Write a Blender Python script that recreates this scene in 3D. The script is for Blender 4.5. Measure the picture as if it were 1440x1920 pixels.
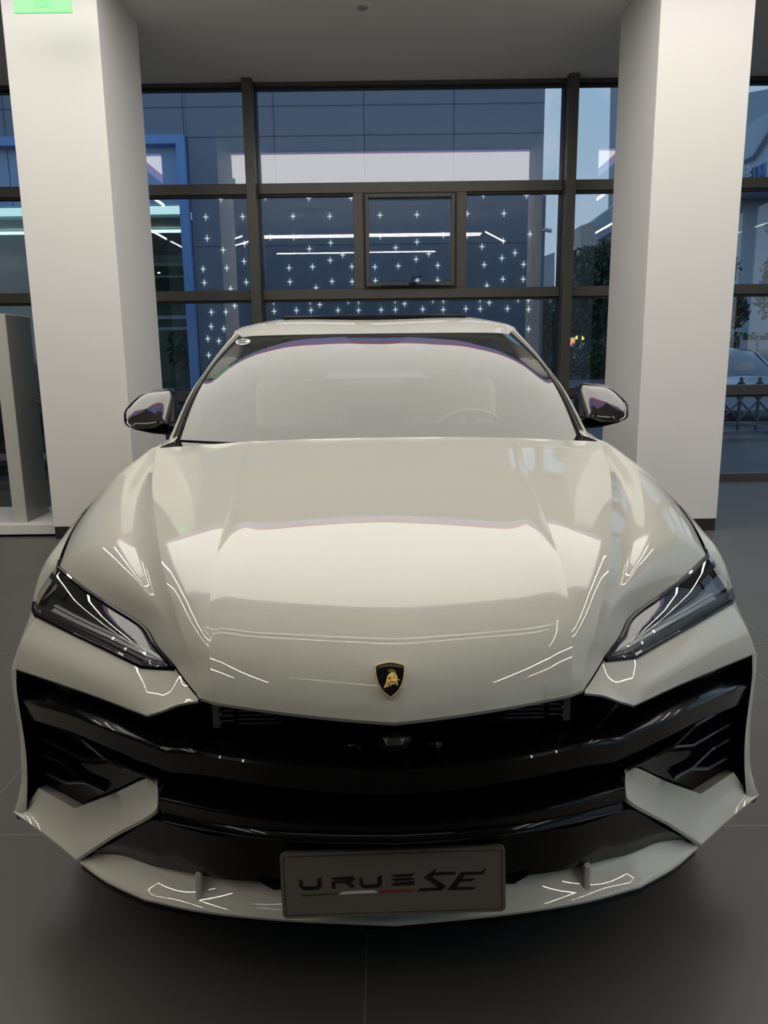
import bpy, math, random
from mathutils import Vector, Matrix
D = bpy.data
for o in list(D.objects): D.objects.remove(o)
SC = bpy.context.scene
COL = SC.collection
PI = math.pi

# ------------------------------------------------------------------ camera
def rot_cols(r, u, b):
    return Matrix(((r[0], u[0], b[0]), (r[1], u[1], b[1]), (r[2], u[2], b[2]))).to_4x4()
PITCH, ROLL, F = math.radians(11.6), .0127, 1442.0
rc = math.sqrt(1 - ROLL * ROLL)
R0 = Vector((1, 0, 0)); U0 = Vector((0, math.sin(PITCH), math.cos(PITCH))); FW = Vector((0, math.cos(PITCH), -math.sin(PITCH)))
cd = D.cameras.new('camera'); cd.sensor_fit = 'VERTICAL'; cd.sensor_height = 36; cd.lens = F / 1920 * 36
cd.clip_end = 500
cam = D.objects.new('camera', cd); COL.objects.link(cam)
cam.matrix_world = Matrix.Translation((0, 0, 1.42)) @ rot_cols(rc * R0 - ROLL * U0, rc * U0 + ROLL * R0, -FW)
SC.camera = cam
SC.view_settings.view_transform = 'Standard'; SC.view_settings.look = 'None'
SC.view_settings.gamma = 1; SC.view_settings.use_curve_mapping = False
SC.view_settings.exposure = 0.0

# ------------------------------------------------------------------ materials
def new_mat(name):
    m = D.materials.new(name); m.use_nodes = True
    nt = m.node_tree; nt.nodes.clear()
    out = nt.nodes.new('ShaderNodeOutputMaterial')
    return m, nt, out
def pbr(name, col, rough=.5, metal=0, coat=0, coat_rough=.0, spec=.5, emis=None, estr=0, noise=0, nscale=8, bump=0, bscale=60):
    m, nt, out = new_mat(name)
    p = nt.nodes.new('ShaderNodeBsdfPrincipled')
    p.inputs['Base Color'].default_value = (*col, 1); p.inputs['Roughness'].default_value = rough
    p.inputs['Metallic'].default_value = metal; p.inputs['Coat Weight'].default_value = coat
    p.inputs['Coat Roughness'].default_value = coat_rough; p.inputs['Specular IOR Level'].default_value = spec
    if emis: p.inputs['Emission Color'].default_value = (*emis, 1); p.inputs['Emission Strength'].default_value = estr
    nt.links.new(p.outputs[0], out.inputs[0])
    if noise or bump:
        tc = nt.nodes.new('ShaderNodeTexCoord')
        n = nt.nodes.new('ShaderNodeTexNoise'); n.inputs['Scale'].default_value = nscale; n.inputs['Detail'].default_value = 5
        nt.links.new(tc.outputs['Object'], n.inputs['Vector'])
        if noise:
            mx = nt.nodes.new('ShaderNodeMix'); mx.data_type = 'RGBA'
            mx.inputs[6].default_value = (*[c * (1 - noise) for c in col], 1); mx.inputs[7].default_value = (*[min(1, c * (1 + noise)) for c in col], 1)
            nt.links.new(n.outputs['Fac'], mx.inputs[0]); nt.links.new(mx.outputs[2], p.inputs['Base Color'])
        if bump:
            n2 = nt.nodes.new('ShaderNodeTexNoise'); n2.inputs['Scale'].default_value = bscale
            nt.links.new(tc.outputs['Object'], n2.inputs['Vector'])
            b = nt.nodes.new('ShaderNodeBump'); b.inputs['Strength'].default_value = bump; b.inputs['Distance'].default_value = .01
            nt.links.new(n2.outputs['Fac'], b.inputs['Height']); nt.links.new(b.outputs[0], p.inputs['Normal'])
    return m
def emit(name, col, s):
    m, nt, out = new_mat(name)
    e = nt.nodes.new('ShaderNodeEmission'); e.inputs[0].default_value = (*col, 1); e.inputs[1].default_value = s
    nt.links.new(e.outputs[0], out.inputs[0]); return m
def glass(name, tint, ior=1.5, base=0.0, rough=0.0, refl=(1, 1, 1)):
    """thin architectural glass: straight-through transmission plus Fresnel reflection and a coating"""
    m, nt, out = new_mat(name)
    t = nt.nodes.new('ShaderNodeBsdfTransparent'); t.inputs[0].default_value = (*tint, 1)
    g = nt.nodes.new('ShaderNodeBsdfGlossy'); g.inputs['Roughness'].default_value = rough; g.inputs[0].default_value = (*refl, 1)
    f = nt.nodes.new('ShaderNodeFresnel'); 
    ge = nt.nodes.new('ShaderNodeNewGeometry'); iv = nt.nodes.new('ShaderNodeMix'); iv.inputs[2].default_value = ior; iv.inputs[3].default_value = 1 / ior
    nt.links.new(ge.outputs['Backfacing'], iv.inputs[0]); nt.links.new(iv.outputs[0], f.inputs[0])
    a = nt.nodes.new('ShaderNodeMath'); a.operation = 'ADD'; a.use_clamp = True; a.inputs[1].default_value = base
    mx = nt.nodes.new('ShaderNodeMixShader')
    nt.links.new(f.outputs[0], a.inputs[0]); nt.links.new(a.outputs[0], mx.inputs[0])
    nt.links.new(t.outputs[0], mx.inputs[1]); nt.links.new(g.outputs[0], mx.inputs[2]); nt.links.new(mx.outputs[0], out.inputs[0])
    return m

# ------------------------------------------------------------------ world: dusk sky with soft clouds
w = D.worlds.new('World'); SC.world = w; w.use_nodes = True
nt = w.node_tree; nt.nodes.clear()
wo = nt.nodes.new('ShaderNodeOutputWorld'); bg = nt.nodes.new('ShaderNodeBackground'); bg.inputs[1].default_value = 1.0
tc = nt.nodes.new('ShaderNodeTexCoord'); sp = nt.nodes.new('ShaderNodeSeparateXYZ')
nt.links.new(tc.outputs['Generated'], sp.inputs[0])
rmp = nt.nodes.new('ShaderNodeValToRGB')
cr_ = rmp.color_ramp; cr_.elements[0].position = 0; cr_.elements[0].color = (.03, .035, .04, 1)
cr_.elements[1].position = 1; cr_.elements[1].color = (.30, .50, .82, 1)
for p_, c_ in ((.497, (.03, .035, .04, 1)), (.50, (.62, .66, .75, 1)), (.56, (.58, .70, .84, 1)), (.64, (.44, .66, .88, 1))):
    e_ = cr_.elements.new(p_); e_.color = c_
mr = nt.nodes.new('ShaderNodeMapRange'); mr.inputs[1].default_value = -1; mr.inputs[2].default_value = 1
nt.links.new(sp.outputs[2], mr.inputs[0]); nt.links.new(mr.outputs[0], rmp.inputs[0])
nz = nt.nodes.new('ShaderNodeTexNoise'); nz.inputs['Scale'].default_value = 7; nz.inputs['Detail'].default_value = 6; nz.inputs['Distortion'].default_value = .4
nt.links.new(tc.outputs['Generated'], nz.inputs['Vector'])
cr2 = nt.nodes.new('ShaderNodeValToRGB'); cr2.color_ramp.elements[0].position = .53; cr2.color_ramp.elements[1].position = .68
nt.links.new(nz.outputs['Fac'], cr2.inputs[0])
mxw = nt.nodes.new('ShaderNodeMix'); mxw.data_type = 'RGBA'; mxw.inputs[7].default_value = (.92, .93, 1, 1)
cmul = nt.nodes.new('ShaderNodeMath'); cmul.operation = 'MULTIPLY'; cmul.inputs[1].default_value = .7
ab = nt.nodes.new('ShaderNodeMath'); ab.operation = 'GREATER_THAN'; ab.inputs[1].default_value = 0
cm2 = nt.nodes.new('ShaderNodeMath'); cm2.operation = 'MULTIPLY'
nt.links.new(cr2.outputs[0], cmul.inputs[0]); nt.links.new(sp.outputs[2], ab.inputs[0])
nt.links.new(cmul.outputs[0], cm2.inputs[0]); nt.links.new(ab.outputs[0], cm2.inputs[1]); nt.links.new(cm2.outputs[0], mxw.inputs[0])
nt.links.new(rmp.outputs[0], mxw.inputs[6]); nt.links.new(mxw.outputs[2], bg.inputs[0]); nt.links.new(bg.outputs[0], wo.inputs[0])

# ------------------------------------------------------------------ mesh helpers
def link_mesh(name, verts, faces, m, parent=None, smooth=False, sharp=30, loc=None):
    me = D.meshes.new(name); me.from_pydata([tuple(v) for v in verts], [], faces); me.materials.append(m)
    me.validate(); me.update()
    if smooth:
        me.polygons.foreach_set('use_smooth', [True] * len(me.polygons))
        me.set_sharp_from_angle(angle=math.radians(sharp))
    o = D.objects.new(name, me); COL.objects.link(o)
    if parent: o.parent = parent
    if loc: o.location = loc
    return o
class MB:
    def __init__(s): s.v = []; s.f = []
    def add(s, v, f):
        n = len(s.v); s.v += [tuple(p) for p in v]; s.f += [tuple(i + n for i in q) for q in f]; return s
    def box(s, x0, x1, y0, y1, z0, z1):
        v = [(x0, y0, z0), (x1, y0, z0), (x1, y1, z0), (x0, y1, z0), (x0, y0, z1), (x1, y0, z1), (x1, y1, z1), (x0, y1, z1)]
        return s.add(v, [(0, 3, 2, 1), (4, 5, 6, 7), (0, 1, 5, 4), (1, 2, 6, 5), (2, 3, 7, 6), (3, 0, 4, 7)])
    def tube(s, pts, r, n=10, cap=True):
        pts = [Vector(p) for p in pts]; rows = []
        ref = None
        for i, p in enumerate(pts):
            t = (pts[min(i + 1, len(pts) - 1)] - pts[max(i - 1, 0)]).normalized()
            if ref is None: ref = Vector((0, 0, 1)) if abs(t.z) < .9 else Vector((1, 0, 0))
            a = t.cross(ref).normalized(); b = t.cross(a).normalized()
            rr = r[i] if isinstance(r, (list, tuple)) else r
            rows.append([p + a * math.cos(2 * PI * k / n) * rr + b * math.sin(2 * PI * k / n) * rr for k in range(n)])
        v = [q for row in rows for q in row]
        f = [(i * n + k, i * n + (k + 1) % n, (i + 1) * n + (k + 1) % n, (i + 1) * n + k) for i in range(len(rows) - 1) for k in range(n)]
        if cap: f += [tuple(range(n))[::-1], tuple((len(rows) - 1) * n + k for k in range(n))]
        return s.add(v, f)
    def prism(s, poly, y0, y1, axis='y'):
        n = len(poly)
        if axis == 'y': v = [(a, y0, b) for a, b in poly] + [(a, y1, b) for a, b in poly]
        elif axis == 'z': v = [(a, b, y0) for a, b in poly] + [(a, b, y1) for a, b in poly]
        else: v = [(y0, a, b) for a, b in poly] + [(y1, a, b) for a, b in poly]
        return s.add(v, [tuple(range(n)), tuple(range(2 * n - 1, n - 1, -1))] + [(i, i + n, (i + 1) % n + n, (i + 1) % n) for i in range(n)])
    def sphere(s, c, r, nu=12, nv=8):
        rx, ry, rz = r if isinstance(r, (tuple, list)) else (r, r, r)
        v = [(c[0], c[1], c[2] + rz)]
        for j in range(1, nv):
            for i in range(nu):
                v.append((c[0] + rx * math.sin(PI * j / nv) * math.cos(2 * PI * i / nu), c[1] + ry * math.sin(PI * j / nv) * math.sin(2 * PI * i / nu), c[2] + rz * math.cos(PI * j / nv)))
        v.append((c[0], c[1], c[2] - rz)); L = len(v) - 1
        f = [(0, 1 + i, 1 + (i + 1) % nu) for i in range(nu)] + [(L, 1 + (nv - 2) * nu + (i + 1) % nu, 1 + (nv - 2) * nu + i) for i in range(nu)]
        f += [(1 + (j - 1) * nu + i, 1 + j * nu + i, 1 + j * nu + (i + 1) % nu, 1 + (j - 1) * nu + (i + 1) % nu) for j in range(1, nv - 1) for i in range(nu)]
        return s.add(v, f)
    def grid(s, rows, flip=False, close=False):
        n = len(rows[0]); v = [q for r in rows for q in r]; f = []
        for i in range(len(rows) - 1):
            for k in range(n if close else n - 1):
                q = (i * n + k, i * n + (k + 1) % n, (i + 1) * n + (k + 1) % n, (i + 1) * n + k)
                f.append(q[::-1] if flip else q)
        return s.add(v, f)
    def mirror(s):
        return MB().add([(-x, y, z) for x, y, z in s.v], [q[::-1] for q in s.f])
    def xf(s, M):
        s.v = [tuple(M @ Vector(p)) for p in s.v]; return s
    def merge(s, o): return s.add(o.v, o.f)
    def build(s, name, m, parent=None, smooth=False, sharp=30, bevel=0, loc=None, solid=0, weld=False, seg=2):
        if weld:
            key = {}; mp = []; nv = []
            for p in s.v:
                k = tuple(round(c, 5) for c in p)
                if k not in key: key[k] = len(nv); nv.append(p)
                mp.append(key[k])
            ff = []
            for q in s.f:
                r = []
                for i in q:
                    j = mp[i]
                    if j not in r: r.append(j)
                if len(r) > 2: ff.append(tuple(r))
            s.v, s.f = nv, ff
        o = link_mesh(name, s.v, s.f, m, parent, smooth, sharp, loc)
        if solid:
            md = o.modifiers.new('s', 'SOLIDIFY'); md.thickness = solid; md.offset = -1
        if bevel:
            md = o.modifiers.new('b', 'BEVEL'); md.width = bevel; md.segments = seg; md.limit_method = 'ANGLE'; md.angle_limit = math.radians(35)
        return o
def empty(name, loc=(0, 0, 0), rz=0):
    o = D.objects.new(name, None); o.empty_display_size = .1; COL.objects.link(o); o.location = loc; o.rotation_euler = (0, 0, rz); return o
def tag(o, label=None, cat=None, group=None, kind=None):
    if label: o['label'] = label
    if cat: o['category'] = cat
    if group: o['group'] = group
    if kind: o['kind'] = kind
    return o
def struct(o): o['kind'] = 'structure'; return o
def lerp(a, b, t): return tuple(p + (q - p) * t for p, q in zip(a, b))
def crv(P, m=6, breaks=()):
    """Catmull-Rom through P, m samples per segment, sharp at index in breaks"""
    P = [Vector(p) for p in P]; out = []
    n = len(P)
    for i in range(n - 1):
        p1, p2 = P[i], P[i + 1]
        p0 = P[i - 1] if i > 0 and i not in breaks else p1 * 2 - p2
        p3 = P[i + 2] if i + 2 < n and (i + 1) not in breaks else p2 * 2 - p1
        d0 = max((p1 - p0).length, 1e-4) ** .5; d1 = max((p2 - p1).length, 1e-4) ** .5; d2 = max((p3 - p2).length, 1e-4) ** .5
        m1 = ((p1 - p0) / d0 - (p2 - p0) / (d0 + d1) + (p2 - p1) / d1) * d1
        m2 = ((p2 - p1) / d1 - (p3 - p1) / (d1 + d2) + (p3 - p2) / d2) * d1
        for k in range(m):
            t = k / m; t2 = t * t; t3 = t2 * t
            out.append((2 * t3 - 3 * t2 + 1) * p1 + (t3 - 2 * t2 + t) * m1 + (-2 * t3 + 3 * t2) * p2 + (t3 - t2) * m2)
    out.append(P[-1]); return out
def interp_y(pts, ys):
    """smooth curve through pts (sorted on y) re-sampled at the given y values"""
    c = crv(pts, 24); res = []
    for y in ys:
        for a, b in zip(c, c[1:]):
            if a.y - 1e-5 <= y <= b.y + 1e-5 or b is c[-1]:
                t = (y - a.y) / max(b.y - a.y, 1e-6); res.append(a + (b - a) * min(max(t, 0), 1)); break
    return res
def text_mesh(s, size, depth=.001):
    c = D.curves.new('txt', 'FONT'); c.body = s; c.size = size; c.extrude = depth; c.align_x = 'CENTER'
    o = D.objects.new('txt', c); COL.objects.link(o)
    bpy.context.view_layer.update()
    me = o.evaluated_get(bpy.context.evaluated_depsgraph_get()).to_mesh()
    v = [tuple(p.co) for p in me.vertices]; f = [tuple(p.vertices) for p in me.polygons]
    D.objects.remove(o); D.curves.remove(c)
    return v, f

# ------------------------------------------------------------------ shared materials
M = {}
M['column'] = pbr('column white paint', (.80, .78, .75), .55, bump=.03, bscale=90)
M['ceiling'] = pbr('ceiling paint', (.80, .77, .73), .8)
M['frame'] = pbr('bronze aluminium', (.105, .098, .086), .42, metal=.35, noise=.12, nscale=3)
M['frame_dark'] = pbr('black gasket', (.012, .012, .013), .5)
M['wall'] = pbr('dark wall paint', (.030, .029, .028), .8)
M['fglass'] = glass('curtain wall glass', (.84, .87, .89), 1.5, .065, refl=(.98, .96, 1))
M['sglass'] = glass('shop glass', (.75, .85, .85), 1.5, .05)
M['led'] = emit('stretch ceiling light', (1.0, .965, .885), 3.0)
M['side'] = emit('side fill light', (1.0, .94, .85), 34)  # emission of the added side fill lines
M['lav'] = emit('lavender cove light', (.52, .50, 1.0), 1.15)
M['tube'] = emit('linear tube light', (1.0, .95, .84), 18)
M['paint'] = pbr('pearl white car paint', (.73, .722, .645), .6, coat=1, coat_rough=.0, spec=.0)
M['black'] = pbr('gloss black plastic', (.0025, .0025, .003), .2, coat=.36, coat_rough=.006, spec=.1)
M['piano'] = pbr('piano black', (.0025, .0025, .003), .2, coat=1, spec=.1)
M['piano'].node_tree.nodes['Principled BSDF'].inputs['Coat IOR'].default_value = 1.85
M['matte'] = pbr('matt black plastic', (.006, .006, .0065), .75, spec=.2)
M['rubber'] = pbr('tyre rubber', (.012, .012, .012), .8)
M['alloy'] = pbr('dark alloy', (.09, .09, .095), .3, metal=1)
M['trimgrey'] = pbr('satin grey trim', (.11, .11, .105), .35, metal=.5)
M['cglass'] = glass('windscreen glass', (.90, .93, .89), 1.80, .0, refl=(1, 1, .97))
M['tglass'] = glass('tinted glass', (.50, .52, .52), 1.55, .02)
M['lens'] = glass('headlight lens', (.86, .88, .9), 1.5, .02)
M['chrome'] = pbr('chrome', (.7, .7, .72), .12, metal=1)
M['gold'] = pbr('gold relief', (.86, .60, .17), .25, metal=1)
M['goldrim'] = pbr('pale gold rim', (.80, .64, .36), .3, metal=1)

# ================================================================== ROOM
def floor_mat():
    m, nt, out = new_mat('dark grey floor tiles')
    p = nt.nodes.new('ShaderNodeBsdfPrincipled'); nt.links.new(p.outputs[0], out.inputs[0])
    tc = nt.nodes.new('ShaderNodeTexCoord'); s = nt.nodes.new('ShaderNodeSeparateXYZ'); nt.links.new(tc.outputs['Object'], s.inputs[0])
    def mth(op, a, b=None):
        n = nt.nodes.new('ShaderNodeMath'); n.operation = op
        for i, q in enumerate((a, b)):
            if q is None: continue
            if isinstance(q, (int, float)): n.inputs[i].default_value = q
            else: nt.links.new(q, n.inputs[i])
        return n.outputs[0]
    T = 1.48
    v = mth('DIVIDE', mth('ADD', s.outputs[1], -.62 + T * 20), T); row = mth('FLOOR', v)
    u = mth('DIVIDE', mth('SUBTRACT', mth('ADD', s.outputs[0], .056 + T * 20), mth('MULTIPLY', mth('SUBTRACT', row, 20), .243)), T)
    fu = mth('FRACT', u); fv = mth('FRACT', v)
    du = mth('MINIMUM', fu, mth('SUBTRACT', 1, fu)); dv = mth('MINIMUM', fv, mth('SUBTRACT', 1, fv))
    g = mth('LESS_THAN', mth('MINIMUM', du, dv), .0014)
    n = nt.nodes.new('ShaderNodeTexNoise'); n.inputs['Scale'].default_value = 1.6; n.inputs['Detail'].default_value = 8; n.inputs['Roughness'].default_value = .65
    nt.links.new(tc.outputs['Object'], n.inputs['Vector'])
    mx = nt.nodes.new('ShaderNodeMix'); mx.data_type = 'RGBA'; mx.inputs[6].default_value = (.078, .073, .066, 1); mx.inputs[7].default_value = (.115, .108, .098, 1)
    nt.links.new(n.outputs['Fac'], mx.inputs[0])
    m2 = nt.nodes.new('ShaderNodeMix'); m2.data_type = 'RGBA'; m2.inputs[7].default_value = (.20, .19, .175, 1)
    nt.links.new(g, m2.inputs[0]); nt.links.new(mx.outputs[2], m2.inputs[6]); nt.links.new(m2.outputs[2], p.inputs['Base Color'])
    p.inputs['Roughness'].default_value = .38; p.inputs['Specular IOR Level'].default_value = .45
    return m
RX, YB, YF = 6.5, -6.5, 8.45
struct(MB().box(-RX, RX, YB, YF + .25, -.12, 0).build('floor', floor_mat()))
CZ = 4.10
struct(MB().box(-RX, RX, YB, YF + .25, CZ, CZ + .2).build('ceiling', M['ceiling']))
struct(MB().box(-RX, RX, YB - .2, YB, 0, CZ).build('wall_back', M['wall']))
struct(MB().box(-RX - .2, -RX, YB, YF + .2, 0, CZ).build('wall_left', M['wall']))
# right side: a glazed flank with piers, daylight comes in here
wr = MB().box(RX, RX + .2, YB, YF + .2, 3.9, CZ).box(RX, RX + .2, YB, YF + .2, 0, .12)
for y in (YB, -3.6, -.6, 2.4, 5.2, YF - .1): wr.box(RX, RX + .2, y, y + .14, .12, 3.9)
struct(wr.build('wall_right', M['frame']))
struct(MB().box(RX + .08, RX + .1, YB + .14, YF, .12, 3.9).build('window_9', glass('flank glass', (.85, .88, .9), 1.5, .05)))

# columns (bodies 6.0-6.95 m from the camera) with dark skirting
for nm, x0, x1 in (('left', -2.64, -1.968), ('right', 1.99, 2.655)):
    struct(MB().box(x0, x1, 6.0, 6.97, .1, CZ).build('column_' + nm, M['column'], bevel=.004))
    struct(MB().box(x0 + .006, x1 - .006, 6.006, 6.96, 0, .1).build('baseboard_' + nm, pbr('dark skirting ' + nm, (.03, .024, .02), .4)))

# bulkhead strip along the soffit and the luminous ceiling box
PX, PY0, PY1, PZ = 3.25, 3.36, 5.76, 4.085
cl = empty('ceiling_light', (0, (PY0 + PY1) / 2, PZ))
cy = (PY0 + PY1) / 2
def fr(x, y0, y1, wd, z0, z1):
    return MB().box(-x - wd, -x, y0 - wd, y1 + wd, z0, z1).box(x, x + wd, y0 - wd, y1 + wd, z0, z1).box(-x, x, y0 - wd, y0, z0, z1).box(-x, x, y1, y1 + wd, z0, z1)
MB().box(-PX, PX, PY0 - cy, PY1 - cy, 0, .03).build('diffuser', M['led'], cl)
fr(PX, PY0 - cy, PY1 - cy, .06, 0, .03).build('cove_strip', emit('pink cove light', (1.0, .40, .62), 1.1), cl)
fr(PX + .06, PY0 - .06 - cy, PY1 + .06 - cy, .09, 0, .03).build('cove_strip', M['lav'], cl)
fr(PX + .15, PY0 - .15 - cy, PY1 + .15 - cy, .04, -.01, CZ - PZ).build('casing', M['ceiling'], cl)
tag(cl, 'large rectangular luminous ceiling panel with lavender edge strip above the car', 'ceiling light')

# linear tubes, a broken hexagon line behind and above the camera
TZ = 3.62
def tube_light(a, b, label):
    a = Vector((*a, TZ)); b = Vector((*b, TZ)); c = (a + b) / 2
    e = empty('linear_light', c)
    MB().tube([a - c, b - c], .007, 10).build('tube', M['tube'], e, smooth=True)
    up = Vector((0, 0, .022))
    MB().tube([a - c + up, b - c + up], .012, 8).build('rail', M['chrome'], e)
    for t in (.15, .85):
        p = a.lerp(b, t) - c; MB().tube([p + up, p + Vector((0, 0, CZ - TZ))], .003, 6).build('suspension_wire', M['chrome'], e)
    tag(e, label, 'linear light', 'linear lights hung from the ceiling')
tube_light((-2.3, 1.72), (1.9, 1.72), 'long thin crosswise ceiling tube nearest the luminous panel')
tube_light((-2.3, 1.50), (1.9, 1.50), 'long thin crosswise ceiling tube second from the luminous panel')
tube_light((-2.3, -.85), (1.2, -.85), 'long thin crosswise ceiling tube farthest from the luminous panel')
tube_light((-3.5, .35), (-2.6, 1.75), 'slanting ceiling tube left, outer of the left pair')
tube_light((-3.3, .0), (-2.4, 1.35), 'slanting ceiling tube left, inner of the left pair')
tube_light((2.5, .6), (1.95, 1.9), 'slanting ceiling tube on the right side')
for sx, nm in ((-1, 'left'), (1, 'right')):  # fill lines added out of view to brighten columns, floor sides and bumper
    for xx, nn in ((3.85, 'inner'), (4.9, 'outer')):
        e = empty('fill_line_light', (sx * xx, 1.5, CZ - .03))
        MB().box(-.036, .036, -3.7, 3.7, 0, .03).build('diffuser', M['side'], e)
        fr(.036, -3.7, 3.7, .012, -.006, .03).build('casing', M['chrome'], e)
        tag(e, 'long narrow added fill light line in the ceiling, %s one %s of the car' % (nn, nm), 'ceiling light')

sp_ = empty('ceiling_speaker', (-.12, 6.72, CZ))
MB().tube([(0, 0, 0), (0, 0, -.012)], [.075, .07], 28).build('rim', M['ceiling'], sp_, smooth=True)
MB().tube([(0, 0, -.012), (0, 0, -.02)], [.045, .035], 24).build('cone', pbr('speaker grey', (.35, .34, .33), .6), sp_, smooth=True)
tag(sp_, 'small round white downlight fitting in the soffit above the car', 'ceiling fitting')

# exit sign hanging in front of the left column
ex = empty('exit_sign', (-2.19, 5.6, 3.635))
MB().box(-.19, .19, -.006, .006, 0, .19).build('panel', pbr('green acrylic', (.25, .72, .30), .2, emis=(.15, .9, .2), estr=.35), ex, bevel=.003)
gl = MB()
for a, b, c, d in ((-.055, -.045, .03, .15), (.045, .056, .03, .15), (-.05, .05, .075, .084), (-.05, .05, .14, .15), (-.02, .03, .035, .045), (-.022, -.012, .045, .075), (.02, .03, .045, .075),
                   (-.15, -.10, .115, .135), (.10, .15, .125, .14), (-.16, -.11, .15, .16)):
    gl.box(a, b, -.011, -.0065, c, d)
gl.build('pictogram', emit('sign white green', (.35, 1.0, .40), 1.3), ex)
for x in (-.15, .15): MB().tube([(x, 0, .19), (x, 0, CZ - 3.635)], .004, 8).build('hanger', M['chrome'], ex)
tag(ex, 'green translucent exit sign hanging at the top of the left white column', 'exit sign')

# ------------------------------------------------------------------ curtain wall
WY = YF
KW = 8.42 / 8.1
KX = lambda x: x * KW
KZ = lambda z: 1.42 + (z - 1.42) * KW
ZR = [(0, KZ(.13)), (KZ(.957), KZ(1.06)), (KZ(1.972), KZ(2.07)), (KZ(2.984), KZ(3.083)), (4.06, CZ)]      # sill, transoms, head
MUL = [KX(q) for q in (-4.35, -1.25, 1.854, 4.95)]
n_tr = 1
for i, (a, b) in enumerate(ZR):
    o = MB().box(-RX, RX, WY - .05, WY + .10, a, b).build('trim_%d' % n_tr, M['frame'], bevel=.003); struct(o); n_tr += 1
for x in MUL:
    o = MB().box(x - .05, x + .05, WY - .20, WY + .12, 0, CZ - .002 + .0).build('trim_%d' % n_tr, M['frame'], bevel=.004); struct(o); n_tr += 1
    struct(MB().box(x - .058, x + .058, WY - .06, WY + .11, .02, CZ - .01).build('trim_%d' % n_tr, M['frame_dark'])); n_tr += 1
for x in (KX(-.219), KX(.808)):
    o = MB().box(x - .052, x + .052, WY - .05, WY + .10, ZR[2][1], ZR[3][0]).build('trim_%d' % n_tr, M['frame'], bevel=.003); struct(o); n_tr += 1
# gasket lines under each transom
o = MB()
for a, b in ZR[1:]: o.box(-RX, RX, WY - .03, WY + .05, a - .022, a + .002)
struct(o.build('trim_%d' % n_tr, M['frame_dark']))
XS = [-RX] + MUL + [RX]
wn = 1
for i in range(5):
    e = MB()
    x0, x1 = XS[i], XS[i + 1]
    for j in range(4):
        z0, z1 = ZR[j][1], ZR[j + 1][0]
        if i == 2 and j == 2:
            for a, b in ((x0, KX(-.219)), (KX(.808), x1)): e.box(a, b, WY + .02, WY + .032, z0, z1)
        else: e.box(x0, x1, WY + .02, WY + .032, z0, z1)
    struct(e.build('window_%d' % wn, M['fglass'])); wn += 1
# opening casement in the middle
cw = empty('window_%d' % wn, (KX(.295), WY, ZR[2][1])); struct(cw); wn += 1
def rectframe(x0, x1, z0, z1, wd, y0, y1):
    return MB().box(x0, x0 + wd, y0, y1, z0, z1).box(x1 - wd, x1, y0, y1, z0, z1).box(x0 + wd, x1 - wd, y0, y1, z0, z0 + wd).box(x0 + wd, x1 - wd, y0, y1, z1 - wd, z1)
rectframe(-.482, .481, 0, .950, .024, -.07, .04).build('window_gasket', M['frame_dark'], cw)
rectframe(-.462, .461, .018, .932, .036, -.095, .03).build('window_sash', M['frame'], cw, bevel=.004)
MB().box(-.44, .44, 0, .012, .04, .91).build('pane', M['fglass'], cw)
hd = MB().box(-.02, .07, -.125, -.095, .036, .05).box(.01, .03, -.15, -.12, .036, .10).tube([(.02, -.15, .098), (.12, -.155, .112)], .009, 8)
hd.build('handle', M['frame_dark'], cw, bevel=.002)
MB().box(-.30, .30, -.11, -.095, .020, .034).build('window_stay', M['frame_dark'], cw)

# white platform and the tall acrylic totem at the left
pl = MB().box(-6.2, -2.65, 6.09, 6.86, .02, .105).build('display_platform', pbr('white laminate', (.74, .74, .72), .35), bevel=.005)
tag(pl, 'low white display platform against the left column', 'platform')
MB().box(-6.15, -2.67, 6.14, 6.82, 0, .02).build('plinth', M['matte'], pl)
tt = empty('display_totem', (-2.98, 6.38, .105))
MB().box(-.055, .055, -.215, .215, 0, 1.66).build('body', pbr('frosted white panel', (.52, .52, .47), .28, coat=.4, coat_rough=.12), tt, bevel=.003)
MB().box(.0555, .0575, -.21, .21, .006, 1.65).build('side_sheet', pbr('brushed grey sheet', (.30, .31, .30), .22, metal=.5, noise=.15, nscale=2), tt)
tag(tt, 'tall narrow pale grey totem standing on the white platform at left', 'display stand')

# ================================================================== OUTSIDE
M['navy'] = pbr('navy cladding', (.205, .26, .34), .32, noise=.06, nscale=1.2)
M['seam'] = pbr('cladding seam', (.09, .13, .20), .6)
M['bluef'] = pbr('bright blue metal', (.22, .46, .98), .4, noise=.15, nscale=1.5)
M['pave'] = pbr('dark paving', (.05, .06, .072), .7, noise=.25, nscale=2)
M['leaf'] = pbr('tree leaves', (.035, .075, .03), .6, noise=.5, nscale=3)
M['bark'] = pbr('bark', (.03, .025, .02), .9)
struct(MB().box(-60, 140, WY + .26, 200, -.2, -.02).build('ground', M['pave']))

nb = empty('building', (0, 12, 0))
def nbp(name, mb, m, par=None):
    return mb.build(name, m, par or nb)
YN = 0.0
MB().box(-2.78, 2.385, YN, 6, 0, 9.5).build('cladding', M['navy'], nb)
MB().box(-14, -2.785, YN, 6, 4.545, 9.5).build('cladding', M['navy'], nb)
sm = MB()
for x in (-.217, 1.078, -1.52, -2.822, -4.1, -5.4): sm.box(x - .008, x + .008, YN - .004, YN, 3.8 if x > -2.8 else 4.55, 9.4)
for z in (4.53, 4.93, 6.2): sm.box(-2.78 if z < 4.6 else -14, 2.38, YN - .004, YN, z - .008, z + .008)
for z in (3.02, 1.4): sm.box(-2.78, 2.2, YN - .004, YN, z - .005, z + .005)
sm.build('seam', M['seam'], nb)
MB().box(2.28, 2.42, YN - .10, YN, 0, 3.66).build('pilaster', pbr('grey blue pilaster', (.17, .20, .25), .5), nb)
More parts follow.
